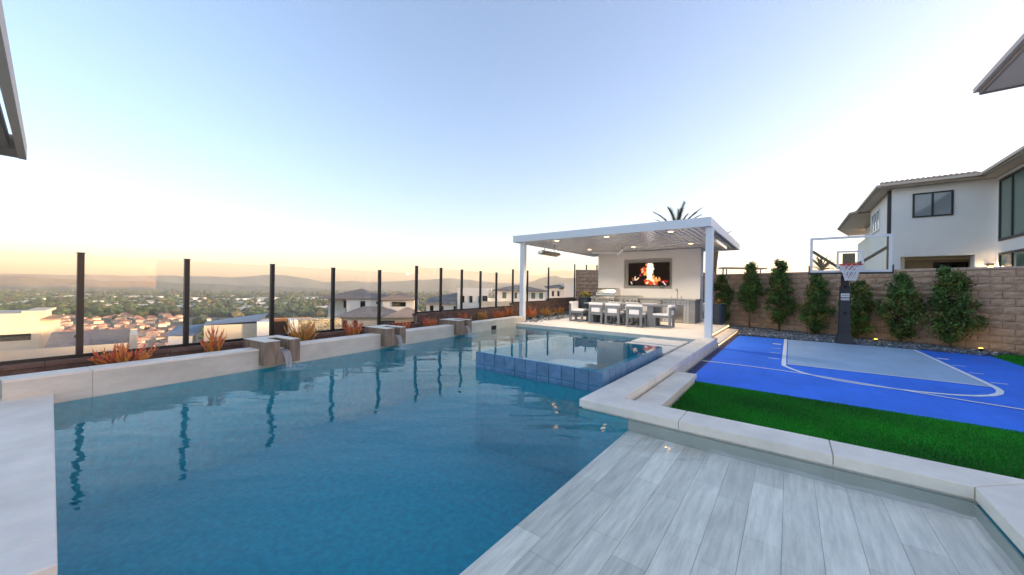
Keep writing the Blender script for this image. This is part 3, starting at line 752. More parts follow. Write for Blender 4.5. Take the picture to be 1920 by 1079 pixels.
for j in range(GZ+1):
    for i in range(GX+1):
        u, v = i/GX, j/GZ; c = (.01,.01,.01); uu = u+rr.uniform(-.008,.008)+.010*math.sin(v*38+u*11); vv = v+rr.uniform(-.012,.012)+.012*math.sin(u*52)
        for col, P in FL_:
            if inpoly(min(.999,max(.001,uu)), min(.999,max(.001,vv)), P): c = col
        vs.append((-5.785+1.73*u, 16.098, 2.44-.98*v)); cs.append(c)
W_ = GX+1
mb.add(vs, [(j*W_+i, (j+1)*W_+i, (j+1)*W_+i+1, j*W_+i+1) for j in range(GZ) for i in range(GX)], cs)
mb.build('screen', 'screen', tv)
MB().tube([(-4.32+.11*math.cos(a), 16.08, 1.45-.10*math.sin(a)) for a in [math.pi*k/10 for k in range(11)]], .012, 6).build('cable', 'black_metal', tv)
# ceiling fan
fan = thing('ceiling_fan', 'white ceiling fan with long thin blades under the pavilion roof', 'fan', (-5.25,13.6,2.7))
MB().lathe([(.06,.26),(.07,.24),(.02,.22),(.018,.08),(.07,.07),(.10,.03),(.10,-.03),(.06,-.06)], (-5.25,13.6,2.70), 16).build('motor', 'white_metal', fan, smooth=False)
for k in range(4):
    a = R(25)+k*math.pi/2; d = Vector((math.cos(a), math.sin(a), 0)); p = Vector((-5.25,13.6,2.69))
    s_ = Vector((-d.y, d.x, 0)); vs = []
    for q, wd_ in ((.08,.05),(.3,.075),(.85,.06),(1.05,.035)):
        for sg in (-1,1): vs += [p+d*q+s_*sg*wd_+Vector((0,0,.012*sg-.004)), p+d*q+s_*sg*wd_+Vector((0,0,.012*sg+.004))]
    fs_ = []
    for i in range(3):
        b = i*4; fs_ += [(b,b+4,b+6,b+2),(b+1,b+3,b+7,b+5),(b,b+1,b+5,b+4),(b+2,b+6,b+7,b+3)]
    fs_ += [(0,2,3,1),(12,13,15,14)]
    MB().add(vs, fs_).build('blade', 'white_metal', fan)
def heater(label, x, y0, y1, z, tilt):
    t = thing('patio_heater', label, 'heater', (x,(y0+y1)/2,z), group='heaters under the pavilion roof')
    def P(dx, dz): return Vector((x+dx*math.cos(tilt)-dz*math.sin(tilt), 0, z+dx*math.sin(tilt)+dz*math.cos(tilt)))
    a, b, c, d = P(-.11,-.05), P(.11,-.05), P(.08,.05), P(-.08,.05)
    MB().add([(q.x,yy,q.z) for yy in (y0,y1) for q in (a,b,c,d)], [(0,1,2,3),(4,7,6,5),(1,5,6,2),(2,6,7,3),(3,7,4,0),(0,4,5,1)]).build('housing', 'steel', t)
    e, f_ = P(-.085,-.054), P(.085,-.054)
    MB().add([(e.x,y0+.04,e.z),(f_.x,y0+.04,f_.z),(f_.x,y1-.04,f_.z),(e.x,y1-.04,e.z)], [(0,3,2,1)]).build('heating_panel', 'heater_glass', t)
    for yy in (y0+.3, y1-.3): MB().tube([(x,yy,z+.05),(x,yy,2.985)], .014, 8).build('hanger', 'white_metal', t)
heater('long heater hanging under the left edge of the pavilion roof', -7.45, 11.3, 12.65, 2.63, R(18))
heater('long heater hanging under the right edge of the pavilion roof', -1.86, 12.4, 14.6, 2.80, R(-14))

# ------------------------------------------------------------------ outdoor kitchen
kit = thing('outdoor_kitchen', 'gray outdoor kitchen counter along the pavilion wall', 'kitchen counter', (-4.9,15.3,0))
KX0_, KX1_, KYF = -7.03, -2.81, 14.87
MB().box(KX0_+.03, KX1_-.02, KYF+.03, WY-.003, .002, .858).build('body', 'kitchen_body', kit)
MB().bbox(KX0_-.02, KX1_+.03, KYF-.03, WY-.002, .86, .925, .006).build('countertop', 'counter', kit)
MB().box(KX1_-.19, KX1_+.0, KYF-.004, KYF+.029, .003, .857).build('end_pier', 'counter', kit)
MB().box(KX0_+.0, KX0_+.12, KYF-.004, KYF+.029, .003, .857).build('end_pier', 'counter', kit)
# patterned tiles
tw_ = .19; N_ = 23
def pat(u, v):
    a, b = abs(u-.5), abs(v-.5)
    if a < .035 and b < .26 or b < .035 and a < .26: return (.03,.03,.035)
    if max(a, b) < .09: return (.16,.17,.18)
    if abs(a+b-.5) < .05: return (.14,.145,.15)
    if abs(a-b) < .04 and a > .3: return (.2,.21,.22)
    return (.66,.66,.66)
vs = []; cs = []
for j in range(N_+1):
    for i in range(N_+1): vs.append((.003+(tw_-.006)*i/N_, 0, .003+(tw_-.006)*j/N_)); cs.append(pat(i/N_, j/N_))
ptile = MB().add(vs, [(j*(N_+1)+i, j*(N_+1)+i+1, (j+1)*(N_+1)+i+1, (j+1)*(N_+1)+i) for j in range(N_) for i in range(N_)], cs).mesh('tile', 'pattern_tile')
for i in range(5):
    for j in range(5):
        x = -3.97+i*tw_; z = .06+j*.16
        if i in (2, 3) and j < 4: continue
        piece('tile', ptile, kit, Vector((x, KYF+.018, .012+j*.169))-Vector(kit.location), 0, (1,1,.165/.19))
MB().box(-3.565, -3.215, KYF-.002, KYF+.028, .03, .655).build('fridge_door', 'steel', kit)
MB().box(-3.245, -3.232, KYF-.03, KYF-.003, .12, .60).build('fridge_handle', 'steel', kit)
MB().box(-4.86, -4.05, KYF-.002, KYF+.028, .60, .84).build('drawer', 'steel', kit)
MB().box(-4.86, -4.05, KYF-.002, KYF+.028, .10, .58).build('drawer', 'steel', kit)
MB().box(-4.70, -4.2, KYF-.028, KYF-.004, .77, .785).build('drawer_handle', 'steel', kit)
MB().box(-4.70, -4.2, KYF-.028, KYF-.004, .50, .515).build('drawer_handle', 'steel', kit)
MB().tube([(-3.62,15.72,.926),(-3.62,15.72,1.22),(-3.62,15.68,1.30),(-3.62,15.58,1.335),(-3.62,15.48,1.29),(-3.62,15.47,1.20)], .016, 8).build('faucet', 'steel', kit, smooth=True)
MB().tube([(-3.47,15.72,.926),(-3.47,15.72,1.0),(-3.47,15.64,1.03)], .014, 8).build('faucet_handle', 'steel', kit, smooth=True)
MB().tube([(-3.85,15.72,.926),(-3.85,15.72,1.02)], .014, 8).build('soap_dispenser', 'steel', kit, smooth=True)
MB().box(-4.0, -3.3, 15.05, 15.62, .9255, .929).build('sink', 'steel_dark', kit)
gr = thing('gas_grill', 'large stainless gas grill with rounded hood at the left of the counter', 'grill', (-6.35,15.2,.7))
MB().bbox(-6.80, -5.92, KYF-.10, KYF-.031, .67, .93, .01).build('control_panel', 'steel', gr)
MB().box(-6.78, -5.94, KYF-.03, 15.60, .926, 1.0).build('firebox', 'steel_dark', gr)
prof = [(KYF-.03,1.001),(KYF-.02,1.12),(KYF+.05,1.23),(KYF+.16,1.30),(KYF+.33,1.32),(KYF+.55,1.30),(KYF+.66,1.18),(KYF+.68,1.001)]
k_ = len(prof)
MB().add([(x,y,z) for x in (-6.78,-5.94) for y, z in prof], [(i,i+1,i+1+k_,i+k_) for i in range(k_-1)]+[(k_-1,0,k_,2*k_-1), tuple(range(k_))[::-1], tuple(range(k_,2*k_))]).build('hood', 'steel', gr)
MB().tube([(-6.75,KYF-.09,1.07),(-5.97,KYF-.09,1.07)], .018, 8).build('hood_handle', 'steel', gr)
for x in (-6.55,-6.42,-6.28,-6.12): MB().tube([(x,KYF-.101,.80),(x,KYF-.14,.80)], .026, 10).build('knob', 'black_metal', gr)
MB().box(-6.06, -5.97, KYF-.104, KYF-.1005, .76, .81).build('badge', 'black_metal', gr)
gd = thing('griddle', 'flat stainless side burner with three knobs right of the grill', 'griddle', (-5.3,15.1,.7))
MB().bbox(-5.70, -4.92, KYF-.10, KYF-.031, .67, .93, .01).build('control_panel', 'steel', gd)
MB().bbox(-5.69, -4.93, KYF-.03, 15.52, .926, 1.01, .02).build('lid', 'steel', gd)
MB().tube([(-5.6,KYF-.06,1.0),(-5.02,KYF-.06,1.0)], .014, 8).build('lid_handle', 'steel', gd)
for x in (-5.5,-5.33,-5.15): MB().tube([(x,KYF-.101,.80),(x,KYF-.14,.80)], .026, 10).build('knob', 'black_metal', gd)
MB().box(-5.06, -4.96, KYF-.104, KYF-.1005, .76, .81).build('badge', 'black_metal', gd)
# pots
def pot(label, x, y, r, h, z=0):
    t = thing('plant_pot', label, 'pot', (x,y,z))
    MB().lathe([(r*.72,0),(r*.98,h*.55),(r,h-.04),(r*1.04,h-.03),(r*1.04,h),(r*.93,h),(r*.9,h-.06)], (x,y,z+.002), 24).build('body', 'pot', t, smooth=False)
    MB().lathe([(r*.9,h-.065),(r*.5,h-.05)], (x,y,z), 16).build('soil', 'soil', t); return t
pot('tall dark blue pot right of the kitchen, by the steps', -2.12, 15.35, .27, .78)
pot('dark round pot of yellow flowers left of the grill', -7.55, 15.35, .33, .86)

# ------------------------------------------------------------------ dining set
tbl = thing('dining_table', 'long gray slab dining table under the pavilion', 'table', (-4.72,12.9,0))
MB().bbox(-6.15, -3.25, 12.40, 13.40, .70, .75, .004).build('tabletop', 'gray_paint', tbl)
for x0, x1 in ((-5.98,-5.79), (-3.82,-3.63)): MB().box(x0, x1, 12.44, 13.36, .002, .699).build('leg', 'gray_paint', tbl)
MB().box(-5.788, -3.822, 12.86, 12.94, .12, .20).build('stretcher', 'gray_paint', tbl)
def chair(label, x, y, rz):
    t = thing('dining_chair', label, 'chair', (x,y,0), rz, 'gray framed chairs at the dining table')
    L = lambda mb, nm, mt: mb.build(nm, mt, t, loc=(0,0,0))
    w2, d2, p = .265, .28, .07
    for sx in (-1,1):
        for sy, zt in ((-1,.68),(1,.40)):
            a = sx*w2; b = sy*d2; L(MB().box(min(a,a-sx*p), max(a,a-sx*p), min(b,b-sy*p), max(b,b-sy*p), .002, zt), 'leg', 'gray_paint')
        x0, x1 = sorted((sx*w2, sx*(w2-p)))
        L(MB().box(x0, x1, -d2+p+.001, d2-p-.001, .33, .398), 'side_rail', 'gray_paint'); L(MB().box(x0, x1, -d2+p+.001, d2-p-.001, .003, .055), 'runner', 'gray_paint')
    for z0, z1 in ((.60,.68),(.33,.42)): L(MB().box(-w2+p+.001, w2-p-.001, -d2, -d2+.06, z0, z1), 'back_rail', 'gray_paint')
    L(MB().box(-w2+p+.001, w2-p-.001, -d2+.002, -d2+.055, .003, .05), 'runner', 'gray_paint')
    L(MB().box(-w2+p+.001, w2-p-.001, d2-.06, d2, .33, .398), 'front_rail', 'gray_paint')
    def soft(x0,x1,y0,y1,z0,z1,nm):
        bm = bmesh.new(); bmesh.ops.create_cube(bm, size=1)
        for v in bm.verts: v.co = Vector((x0+(x1-x0)*(v.co.x+.5), y0+(y1-y0)*(v.co.y+.5), z0+(z1-z0)*(v.co.z+.5)))
        bmesh.ops.bevel(bm, geom=list(bm.edges), offset=min(.028,(z1-z0)*.3,(y1-y0)*.3), segments=3, affect='EDGES', profile=.6)
        me = bpy.data.meshes.new(nm); bm.to_mesh(me); bm.free(); me.materials.append(MATS['cushion'])
        for q in me.polygons: q.use_smooth = True
        o = bpy.data.objects.new(nm, me); COL.objects.link(o); o.parent = t
    soft(-w2+.01, w2-.01, -.17, d2+.015, .401, .475, 'seat_cushion')
    soft(-w2+.012, w2-.012, -d2+.062, -.172, .403, .76, 'back_cushion')
    soft(-w2+.004, w2-.004, -d2-.012, -d2+.061, .682, .762, 'back_cushion_top')
    soft(-.17, .17, -d2+.012, -d2+.0615, .425, .597, 'back_cushion_panel')
    return t
for x, y, lb in ((-5.56,12.40,'gray chair with its back to the pool, left of the three'), (-4.90,12.32,'gray chair with its back to the pool, middle of the three'), (-4.11,12.24,'gray chair with its back to the pool, right of the three')): chair(lb, x, y, 0)
for x, lb in ((-5.50,'gray chair on the kitchen side of the table, left of three'), (-4.80,'gray chair on the kitchen side of the table, middle of three'), (-4.15,'gray chair on the kitchen side of the table, right of three')): chair(lb, x, 13.55, math.pi)
chair('gray chair with white cushions at the left head of the table', -6.50, 12.68, -math.pi/2)
chair('gray chair with white cushions at the right head of the table', -3.33, 12.66, math.pi/2)

# ------------------------------------------------------------------ basketball hoop
hp = thing('basketball_hoop', 'basketball hoop with glass backboard and padded black pole at the court end', 'basketball hoop', (1.30,14.5,-.25))
MB().add([(1.10,14.30,-.249),(1.50,14.30,-.249),(1.50,14.75,-.249),(1.10,14.75,-.249),(1.16,14.36,.05),(1.44,14.36,.05),(1.44,14.7,.05),(1.16,14.7,.05)], [(0,3,2,1),(4,5,6,7),(0,1,5,4),(1,2,6,5),(2,3,7,6),(3,0,4,7)]).build('base_pad', 'pole_pad', hp)
MB().add([(1.17,14.37,.051),(1.43,14.37,.051),(1.43,14.69,.051),(1.17,14.69,.051),(1.19,14.40,1.46),(1.41,14.40,1.46),(1.41,14.66,1.46),(1.19,14.66,1.46)], [(0,3,2,1),(4,5,6,7),(0,1,5,4),(1,2,6,5),(2,3,7,6),(3,0,4,7)]).build('pole_pad', 'pole_pad', hp)
MB().box(1.215, 1.385, 14.43, 14.63, 1.462, 1.95).build('pole', 'black_metal', hp)
for z in (.62, 1.40): MB().box(1.265, 1.335, 14.386-.008-.012*(z<1), 14.40, z, z+.07).build('pad_slot_shade', 'hole_shade', hp)  # solid dark blocks on the pad; the slots' shade is their colour
MB().box(1.205, 1.395, 14.372, 14.389, 1.13, 1.235).build('label_plate', 'label_white', hp)
m = MB()
for k in range(5): m.box(1.225+k*.032, 1.25+k*.032, 14.369, 14.3715, 1.155+.006*(k%2), 1.205-.006*((k+1)%2))
m.build('label_mark', 'label_gray', hp)
MB().box(1.205, 1.395, 14.374, 14.388, 1.085, 1.105).build('label_line', 'label_white', hp)
m = MB()
for k in range(7): m.box(1.207+k*.027, 1.229+k*.027, 14.372, 14.387, 1.035, 1.068)
m.build('label_letters', 'label_white', hp)
BY = 13.66; BX0, BX1, BZ0, BZ1 = .46, 2.14, 1.83, 2.84
MB().box(BX0+.03, BX1-.03, BY-.006, BY+.006, BZ0+.03, BZ1-.03).build('backboard_glass', 'board_glass', hp)
for (x0,x1,z0,z1) in ((BX0,BX1,BZ1-.065,BZ1),(BX0,BX1,BZ0,BZ0+.06),(BX0,BX0+.065,BZ0+.061,BZ1-.066),(BX1-.065,BX1,BZ0+.061,BZ1-.066)):
    MB().box(x0, x1, BY-.02, BY+.02, z0, z1).build('backboard_frame', 'backboard_white', hp)
for (x0,x1,z0,z1) in ((1.04,1.60,2.38,2.43),(1.04,1.09,1.96,2.379),(1.55,1.60,1.96,2.379),(1.04,1.60,1.908,1.959)):
    MB().box(x0, x1, BY-.010, BY-.0065, z0, z1).build('target_line', 'backboard_white', hp)
MB().box(BX0-.03, BX1+.03, BY-.035, BY+.035, BZ0-.05, BZ0-.002).build('edge_pad', 'pole_pad', hp)
for x0, x1 in ((BX0-.03,BX0-.002),(BX1+.002,BX1+.03)): MB().box(x0, x1, BY-.035, BY+.035, BZ0-.001, BZ0+.19).build('edge_pad', 'pole_pad', hp)
for a, b in (((1.24,14.45,1.93),(.52,BY+.03,2.45)),((1.36,14.45,1.93),(2.06,BY+.03,2.50)),((1.24,14.50,1.70),(1.24,BY+.03,1.93)),((1.36,14.50,1.70),(1.36,BY+.03,1.93)),((1.25,14.5,1.92),(1.25,BY+.03,2.3)),((1.35,14.5,1.92),(1.35,BY+.03,2.3))):
    MB().bar(a, b, .05, .06).build('support_arm', 'black_metal', hp)
MB().box(1.17, 1.43, BY+.021, BY+.07, 1.88, 2.36).build('mount_plate', 'black_metal', hp)
RC = Vector((1.30, BY-.40, 2.02)); RR_ = .225
MB().tube([RC+Vector((RR_*math.cos(a), RR_*math.sin(a), 0)) for a in [2*math.pi*k/28 for k in range(29)]], .019, 8, cap=False).build('rim', 'rim_orange', hp, smooth=True)
MB().add([(1.17,BY-.011,2.03),(1.43,BY-.011,2.03),(1.40,BY-.20,2.022),(1.20,BY-.20,2.022),(1.17,BY-.011,1.90),(1.43,BY-.011,1.90),(1.38,BY-.20,2.005),(1.22,BY-.20,2.005)], [(0,1,2,3),(4,7,6,5),(0,4,5,1),(1,5,6,2),(2,6,7,3),(3,7,4,0)]).build('rim_bracket', 'rim_orange', hp)
m = MB(); NS = 12
for k in range(NS):
    for sg in (1, -1):
        pts = []
        for j in range(6):
            f = j/5; rad = RR_*(1-.52*f**.8); a = 2*math.pi*(k+sg*j*.5)/NS
            pts.append(RC+Vector((rad*math.cos(a), rad*math.sin(a), -.012-.42*f)))
        m.tube(pts, .0085, 5)
m.build('net', 'net', hp)

# ------------------------------------------------------------------ plants
def leaf_mesh(mb, c, nrm, size, col, rr):
    d = Vector((rr.gauss(0,1), rr.gauss(0,1), rr.gauss(.25,.8))); 
    d = d.normalized(); s = d.cross(nrm if abs(d.dot(nrm)) < .95 else Vector((1,0,0))).normalized(); up = s.cross(d)
    L = size*rr.uniform(.7,1.3); wd = L*.32
    mb.add([c, c+d*L*.5+s*wd+up*L*.06, c+d*L-up*L*.10, c+d*L*.5-s*wd+up*L*.06], [(0,1,2,3)], col)
def shrub(label, x, y, z, h, wd, seed, bare=.08, n=11000, top=1.0):
    rr = random.Random(seed); t = thing('wall_shrub', label, 'shrub', (x,y,z), group='evergreen shrubs along the block wall')
    tr = MB(); pts = [Vector((x,y,z-.05))]
    for k in range(1,7): pts.append(Vector((x+rr.gauss(0,.02)*k*.5, y+rr.gauss(0,.02)*k*.5, z+h*.92*k/6)))
    tr.tube(pts, [.032-.0042*k for k in range(7)], 7)
    lf = MB(); ncl = int(95*(h/2.0)*(wd/1.0))
    for c_ in range(ncl):
        f = bare+(1-bare)*rr.random()**.9
        shape = (math.sin(min(1,(f-bare+.08)/.4)*1.57))*(1-.72*max(0,(f-.5)/.5)**1.3)
        a = rr.uniform(0,6.283); rad = wd/2*.74*shape*rr.uniform(.2,1.15)**.6*(1+.38*math.sin(a*2+seed*1.7+f*11))
        c = Vector((x+rad*math.cos(a), y+rad*math.sin(a)*.75, z+h*f+rr.gauss(0,.03)))
        b0 = Vector((x, y, c.z-.25*rad-.05)); tr.tube([b0, (b0+c)/2+Vector((0,0,.02)), c], [.009,.006,.003], 5)
        rad_c = rr.uniform(.07,.15)*(1-.35*f); tone = rr.uniform(.55,1.5); yel = rr.random()
        for k in range(int(n/ncl)):
            q = Vector((rr.gauss(0,1), rr.gauss(0,1), rr.gauss(0,1.15)))*rad_c*.62
            g_ = tone*rr.uniform(.7,1.3); col = (.085*g_+.07*(yel>.7)*g_, .165*g_, .030*g_)
            if rr.random() < .05: col = (.20*g_, .27*g_, .09*g_)
            leaf_mesh(lf, c+q, q.normalized() if q.length else Vector((0,0,1)), .066, col, rr)
    tr.build('trunk', 'bark', t, smooth=True); lf.build('crown', 'leaf', t); return t
shrub('narrow evergreen shrub by the blue pot at the pavilion corner', -2.28, 17.55, -.2, 2.1, .78, 11)
shrub('evergreen shrub with bare lower trunk, second from the pavilion', -1.25, 17.2, -.22, 2.5, .85, 12, bare=.30)
shrub('tallest evergreen shrub with a pointed top above the wall, third from the pavilion', -.29, 16.78, -.22, 2.62, .92, 13, bare=.12)
shrub('evergreen shrub left of the basketball pole', .72, 16.3, -.2, 2.15, .85, 14)
shrub('evergreen shrub directly behind the basketball pole', 1.74, 15.88, -.2, 1.75, .85, 15)
shrub('broad evergreen shrub right of the basketball pole', 2.62, 15.45, -.2, 1.95, 1.0, 16)
shrub('rightmost evergreen shrub against the block wall', 3.50, 15.1, -.2, 2.1, 1.0, 17)
def firestick(label, s, off, h, wd, seed, n=60, hue=0, zb=.10):
    rr = random.Random(seed); p = pl(s, off, zb); t = MB(); h *= .80; wd *= .76
    for k in range(int(n*.5)):
        a = rr.uniform(0,6.283); r0 = rr.uniform(0,wd*.3); sp = rr.uniform(.15,1)**.7*wd*.5; hh = h*rr.uniform(.55,1.05)*(1-.25*(sp/(wd*.5))**2)
        base = p+Vector((r0*math.cos(a), r0*math.sin(a), -.02)); q = base; pts = [q]; m_ = 5
        for j in range(1, m_+1):
            f = j/m_; q = base+Vector((math.cos(a)*sp*f**1.3+rr.gauss(0,.008), math.sin(a)*sp*f**1.3+rr.gauss(0,.008), hh*f)); pts.append(q)
        tipc = rr.choice([(.62,.10,.045),(.70,.17,.06),(.58,.09,.07),(.72,.26,.06)]) if hue == 0 else rr.choice([(.60,.20,.05),(.66,.32,.07),(.50,.26,.06)])
        lo = rr.choice([(.36,.26,.035),(.26,.22,.04),(.45,.27,.03)])
        cols = [tuple(l*(1-f)+tc*f for l, tc in zip(lo, tipc)) for f in [min(1,(j/m_)**1.1*1.15) for j in range(m_+1)]]
        t.tube(pts, [.010,.0095,.009,.008,.007,.003], 5, cols)
        for b in range(rr.randint(2,4)):
            j = rr.randint(2,4); f = j/m_; a2 = a+rr.uniform(-1.6,1.6); L = hh*rr.uniform(.2,.4)
            b0 = pts[j]; b1 = b0+Vector((math.cos(a2)*L*.35, math.sin(a2)*L*.35, L*.6)); b2 = b1+Vector((math.cos(a2)*L*.1, math.sin(a2)*L*.1, L*.5))
            t.tube([b0,b1,b2], [.008,.007,.003], 5, [cols[j], tuple((u+v)/2 for u, v in zip(cols[j],tipc)), tipc])
    o = t.build('firestick_plant', 'stick', None); 
    # move the origin to the plant's base
    for v in o.data.vertices: v.co -= p
    o.location = p; tag(o, label, 'plant', 'orange firestick plants in the planter'); return o
FS = [(1.0,.55,.42,.62,'orange red firestick plant in front of the nearest left fence post',1,90,0),
      (1.98,.55,.58,.42,'tall sparse red firestick plant left of the nearest water spout',2,46,0),
      (3.35,.55,.62,.62,'bright yellow orange firestick plant right of the nearest water spout',3,80,1),
      (4.42,.55,.56,.50,'thin red green firestick plant left of the middle water spout',4,46,0),
      (5.80,.5,.44,.50,'red tipped firestick plant just right of the middle water spout',5,70,0),
      (6.72,.5,.42,.50,'round pinkish red firestick plant left of the farthest water spout',6,80,0),
      (8.35,.6,.48,.45,'orange red firestick plant right of the farthest water spout',7,70,0),
      (9.35,.6,.50,.45,'olive orange firestick plant above the wall opening',8,60,1),
      (10.35,.6,.45,.50,'coral topped firestick plant second from the pavilion post',9,70,0),
      (11.15,.6,.58,.42,'coral firestick plant next to the white pavilion post',10,70,0)]
for s, o_, h, wd, lb, sd, n_, hu in FS: firestick(lb, s, o_, h, wd, sd, n_, hu)
for s, o_, h, wd, lb, sd, hu in ((12.6,.45,.62,.5,'tall coral firestick plant right of the pavilion post',21,0), (14.1,.45,.58,.7,'broad golden orange firestick plant in the gravel bed',22,1),
                                 (15.6,.5,.52,.6,'dim rust coloured firestick plant before the low wall',23,1), (17.2,.45,.75,.5,'orange firestick plant by the flower pot',24,1)):
    firestick(lb, s, o_, h, wd, sd, 70, hu, -.03)
def tuft(label, x, y, r, seed, z=-.02):
    rr = random.Random(seed); m = MB()
    for k in range(420):
        a = rr.uniform(0,6.283); el = rr.uniform(.15,1.5); d = Vector((math.cos(a)*math.cos(el), math.sin(a)*math.cos(el), math.sin(el)*.85)); L = r*rr.uniform(.75,1.1)
        s = Vector((-math.sin(a), math.cos(a), 0))*.005; m.add([s*-1, s, d*L], [(0,1,2)])
    o = m.build('grass_tuft', 'fescue', None, loc=(x,y,z)); return tag(o, label, 'grass tuft', 'blue gray grass tufts in the gravel bed')
for (x, y, r, lb) in ((-8.30,11.2,.22,'blue gray grass tuft beside the pavilion post, nearest the pool'), (-8.28,11.9,.20,'second blue gray grass tuft from the pavilion post'), (-8.36,12.6,.26,'largest blue gray grass tuft, third from the pavilion post'),
                       (-8.42,13.4,.22,'fourth blue gray grass tuft from the pavilion post'), (-8.5,14.3,.24,'blue gray grass tuft nearest the end chair')): tuft(lb, x, y, r, int(y*10))
fl = MB(); rr = random.Random(9)
for k in range(260):
    a, el = rr.uniform(0,6.28), rr.uniform(0,1.5); c = Vector((.30*math.cos(a)*math.cos(el), .30*math.sin(a)*math.cos(el), .06+.22*math.sin(el))); leaf_mesh(fl, c, c.normalized(), .07, (.05,.09,.02), rr)
f_ = fl.build('flower_plant', 'leaf', None, loc=(-7.55,15.35,.80)); tag(f_, 'yellow flowering plant in the dark pot left of the grill', 'flowers')
fl = MB()
for k in range(46):
    a, el = rr.uniform(0,6.28), rr.uniform(.3,1.5); c = Vector((.30*math.cos(a)*math.cos(el), .30*math.sin(a)*math.cos(el), .09+.23*math.sin(el))); fl.lathe([(.004,-.02),(.032,0),(.012,.012)], c, 7)
fl.build('blossom', 'yellow_flower', f_, loc=(0,0,0))
fl = MB()
for k in range(120):
    a, el = rr.uniform(0,6.28), rr.uniform(0,1.5); c = Vector((.2*math.cos(a)*math.cos(el), .2*math.sin(a)*math.cos(el), .04+.16*math.sin(el))); leaf_mesh(fl, c, c.normalized(), .08, rr.choice([(.30,.10,.02),(.06,.09,.02)]), rr)
tag(fl.build('flower_plant', 'leaf', None, loc=(-2.12,15.35,.73)), 'small orange leaved plant in the tall blue pot', 'plant')
def palm(label, x, y, z0, zc, L, n, seed, fan_=False, rt=.20):
    rr = random.Random(seed); t = thing('palm_tree', label, 'palm tree', (x,y,z0)); tr = MB()
    if zc-z0 > .3: tr.tube([(x+.04*math.sin(k),y,z0+(zc-z0)*k/8) for k in range(9)], [rt*1.1,rt,rt*.95,rt*.9,rt*.9,rt*.9,rt,rt*1.15,rt*.6], 10); tr.build('trunk', 'palm_bark', t)
    for k in range(n):
        a = 2*math.pi*k/n+rr.uniform(-.2,.2); el = rr.uniform(.15,1.35); ll = L*rr.uniform(.75,1.1)
        c = Vector((x,y,zc)); pts = []; m_ = 12
        for j in range(m_+1):
            f = j/m_; e = el-.75*f*f*(1.2-el*.5); pts.append(c.copy()); c = c+Vector((math.cos(a)*math.cos(e), math.sin(a)*math.cos(e), math.sin(e)))*ll/m_
        fr = MB(); fr.tube(pts, [.022*(1-j/m_*.85) for j in range(m_+1)], 5, [(.10,.09,.03)]*(m_+1))
        for j in range(2, m_):
            for sub in range(3):
                p = pts[j].lerp(pts[j+1], sub/3); d = (pts[j+1]-pts[j]).normalized(); s = d.cross(Vector((0,0,1))).normalized()
                for sg in (-1,1):
                    ld = (d*.85+s*sg*.65+Vector((0,0,rr.uniform(-.05,.25)))).normalized(); le = ll*.22*(1-.6*abs(j/m_-.4)); wv = ld.cross(Vector((0,0,1))).normalized()*.026
                    g_ = rr.uniform(.7,1.3); fr.add([p-wv, p+wv, p+ld*le], [(0,1,2)], (.085*g_,.085*g_,.035*g_))
        fr.build('frond', 'leaf', t)
    return t
palm('feathery palm tree rising above the middle of the pavilion roof', -6.5, 27.9, -.6, 5.35, 2.3, 26, 3)
palm('palm tree with its trunk showing beside the right pavilion post', -4.33, 29.5, -.6, 4.75, 1.35, 22, 8)
palm('small low palm seen through the glass backboard', 1.95, 36.9, -.6, 3.0, 1.15, 26, 5, rt=.15)

# uplights at the wall foot
for x, y, lb in ((2.08,15.35,'small lit garden uplight right of the basketball pole'), (3.95,14.85,'small lit garden uplight under the rightmost shrub')):
    t = thing('garden_light', lb, 'garden light', (x,y,-.24), group='lit garden uplights in the gravel')
    MB().lathe([(.035,0),(.045,.05),(.05,.10)], (x,y,-.24), 12).build('housing', 'black_metal', t); MB().lathe([(.044,.101),(.03,.115)], (x,y,-.24), 12).build('bulb', 'uplight', t)
    ld = bpy.data.lights.new('garden_lamp', 'POINT'); lo = bpy.data.objects.new('garden_lamp', ld); COL.objects.link(lo); ld.energy = .15; ld.color = (1,.6,.2); ld.shadow_soft_size = .03; lo.location = (x,y,-.07)

# ------------------------------------------------------------------ neighbour's white house on the right
def window(par, kind, c0, c1, plane, z0, z1, axis, face, nv=2, pane='pane_dark', fr=.07):
    """c0..c1 along the wall, axis 'x' or 'y' is the wall's run; face = outward sign of the other axis"""
    mb = MB(); pn = MB(); d = .05*face
    def B(m_, a0, a1, p0, p1, q0, q1):
        p0, p1 = sorted((p0, p1))
        m_.box(a0,a1,p0,p1,q0,q1) if axis == 'x' else m_.box(p0,p1,a0,a1,q0,q1)
    B(mb, c0, c1, plane+.002*face, plane+d, z0, z0+fr); B(mb, c0, c1, plane+.002*face, plane+d, z1-fr, z1)
    for k in range(nv+1):
        cx = c0+fr/2+(c1-c0-fr)*k/nv; B(mb, cx-fr/2, cx+fr/2, plane+.002*face, plane+d, z0+fr+.001, z1-fr-.001)
    w_ = mb.build('window', 'dark_frame' if kind == 'dark' else 'backboard_white', par)
    for k in range(nv):
        a = c0+fr+(c1-c0-fr)*k/nv; b = c0+(c1-c0-fr)*(k+1)/nv
        g_ = MB(); B(g_, a+.002, b-.002, plane+.006*face, plane+.02*face, z0+fr+.002, z1-fr-.002); g_.build('pane', pane, w_)
    return w_
nh = thing('white_house', 'large white two storey house with tan roof beyond the block wall', 'house', (6.5,27,-.6))
EZ = 6.02
m = MB()
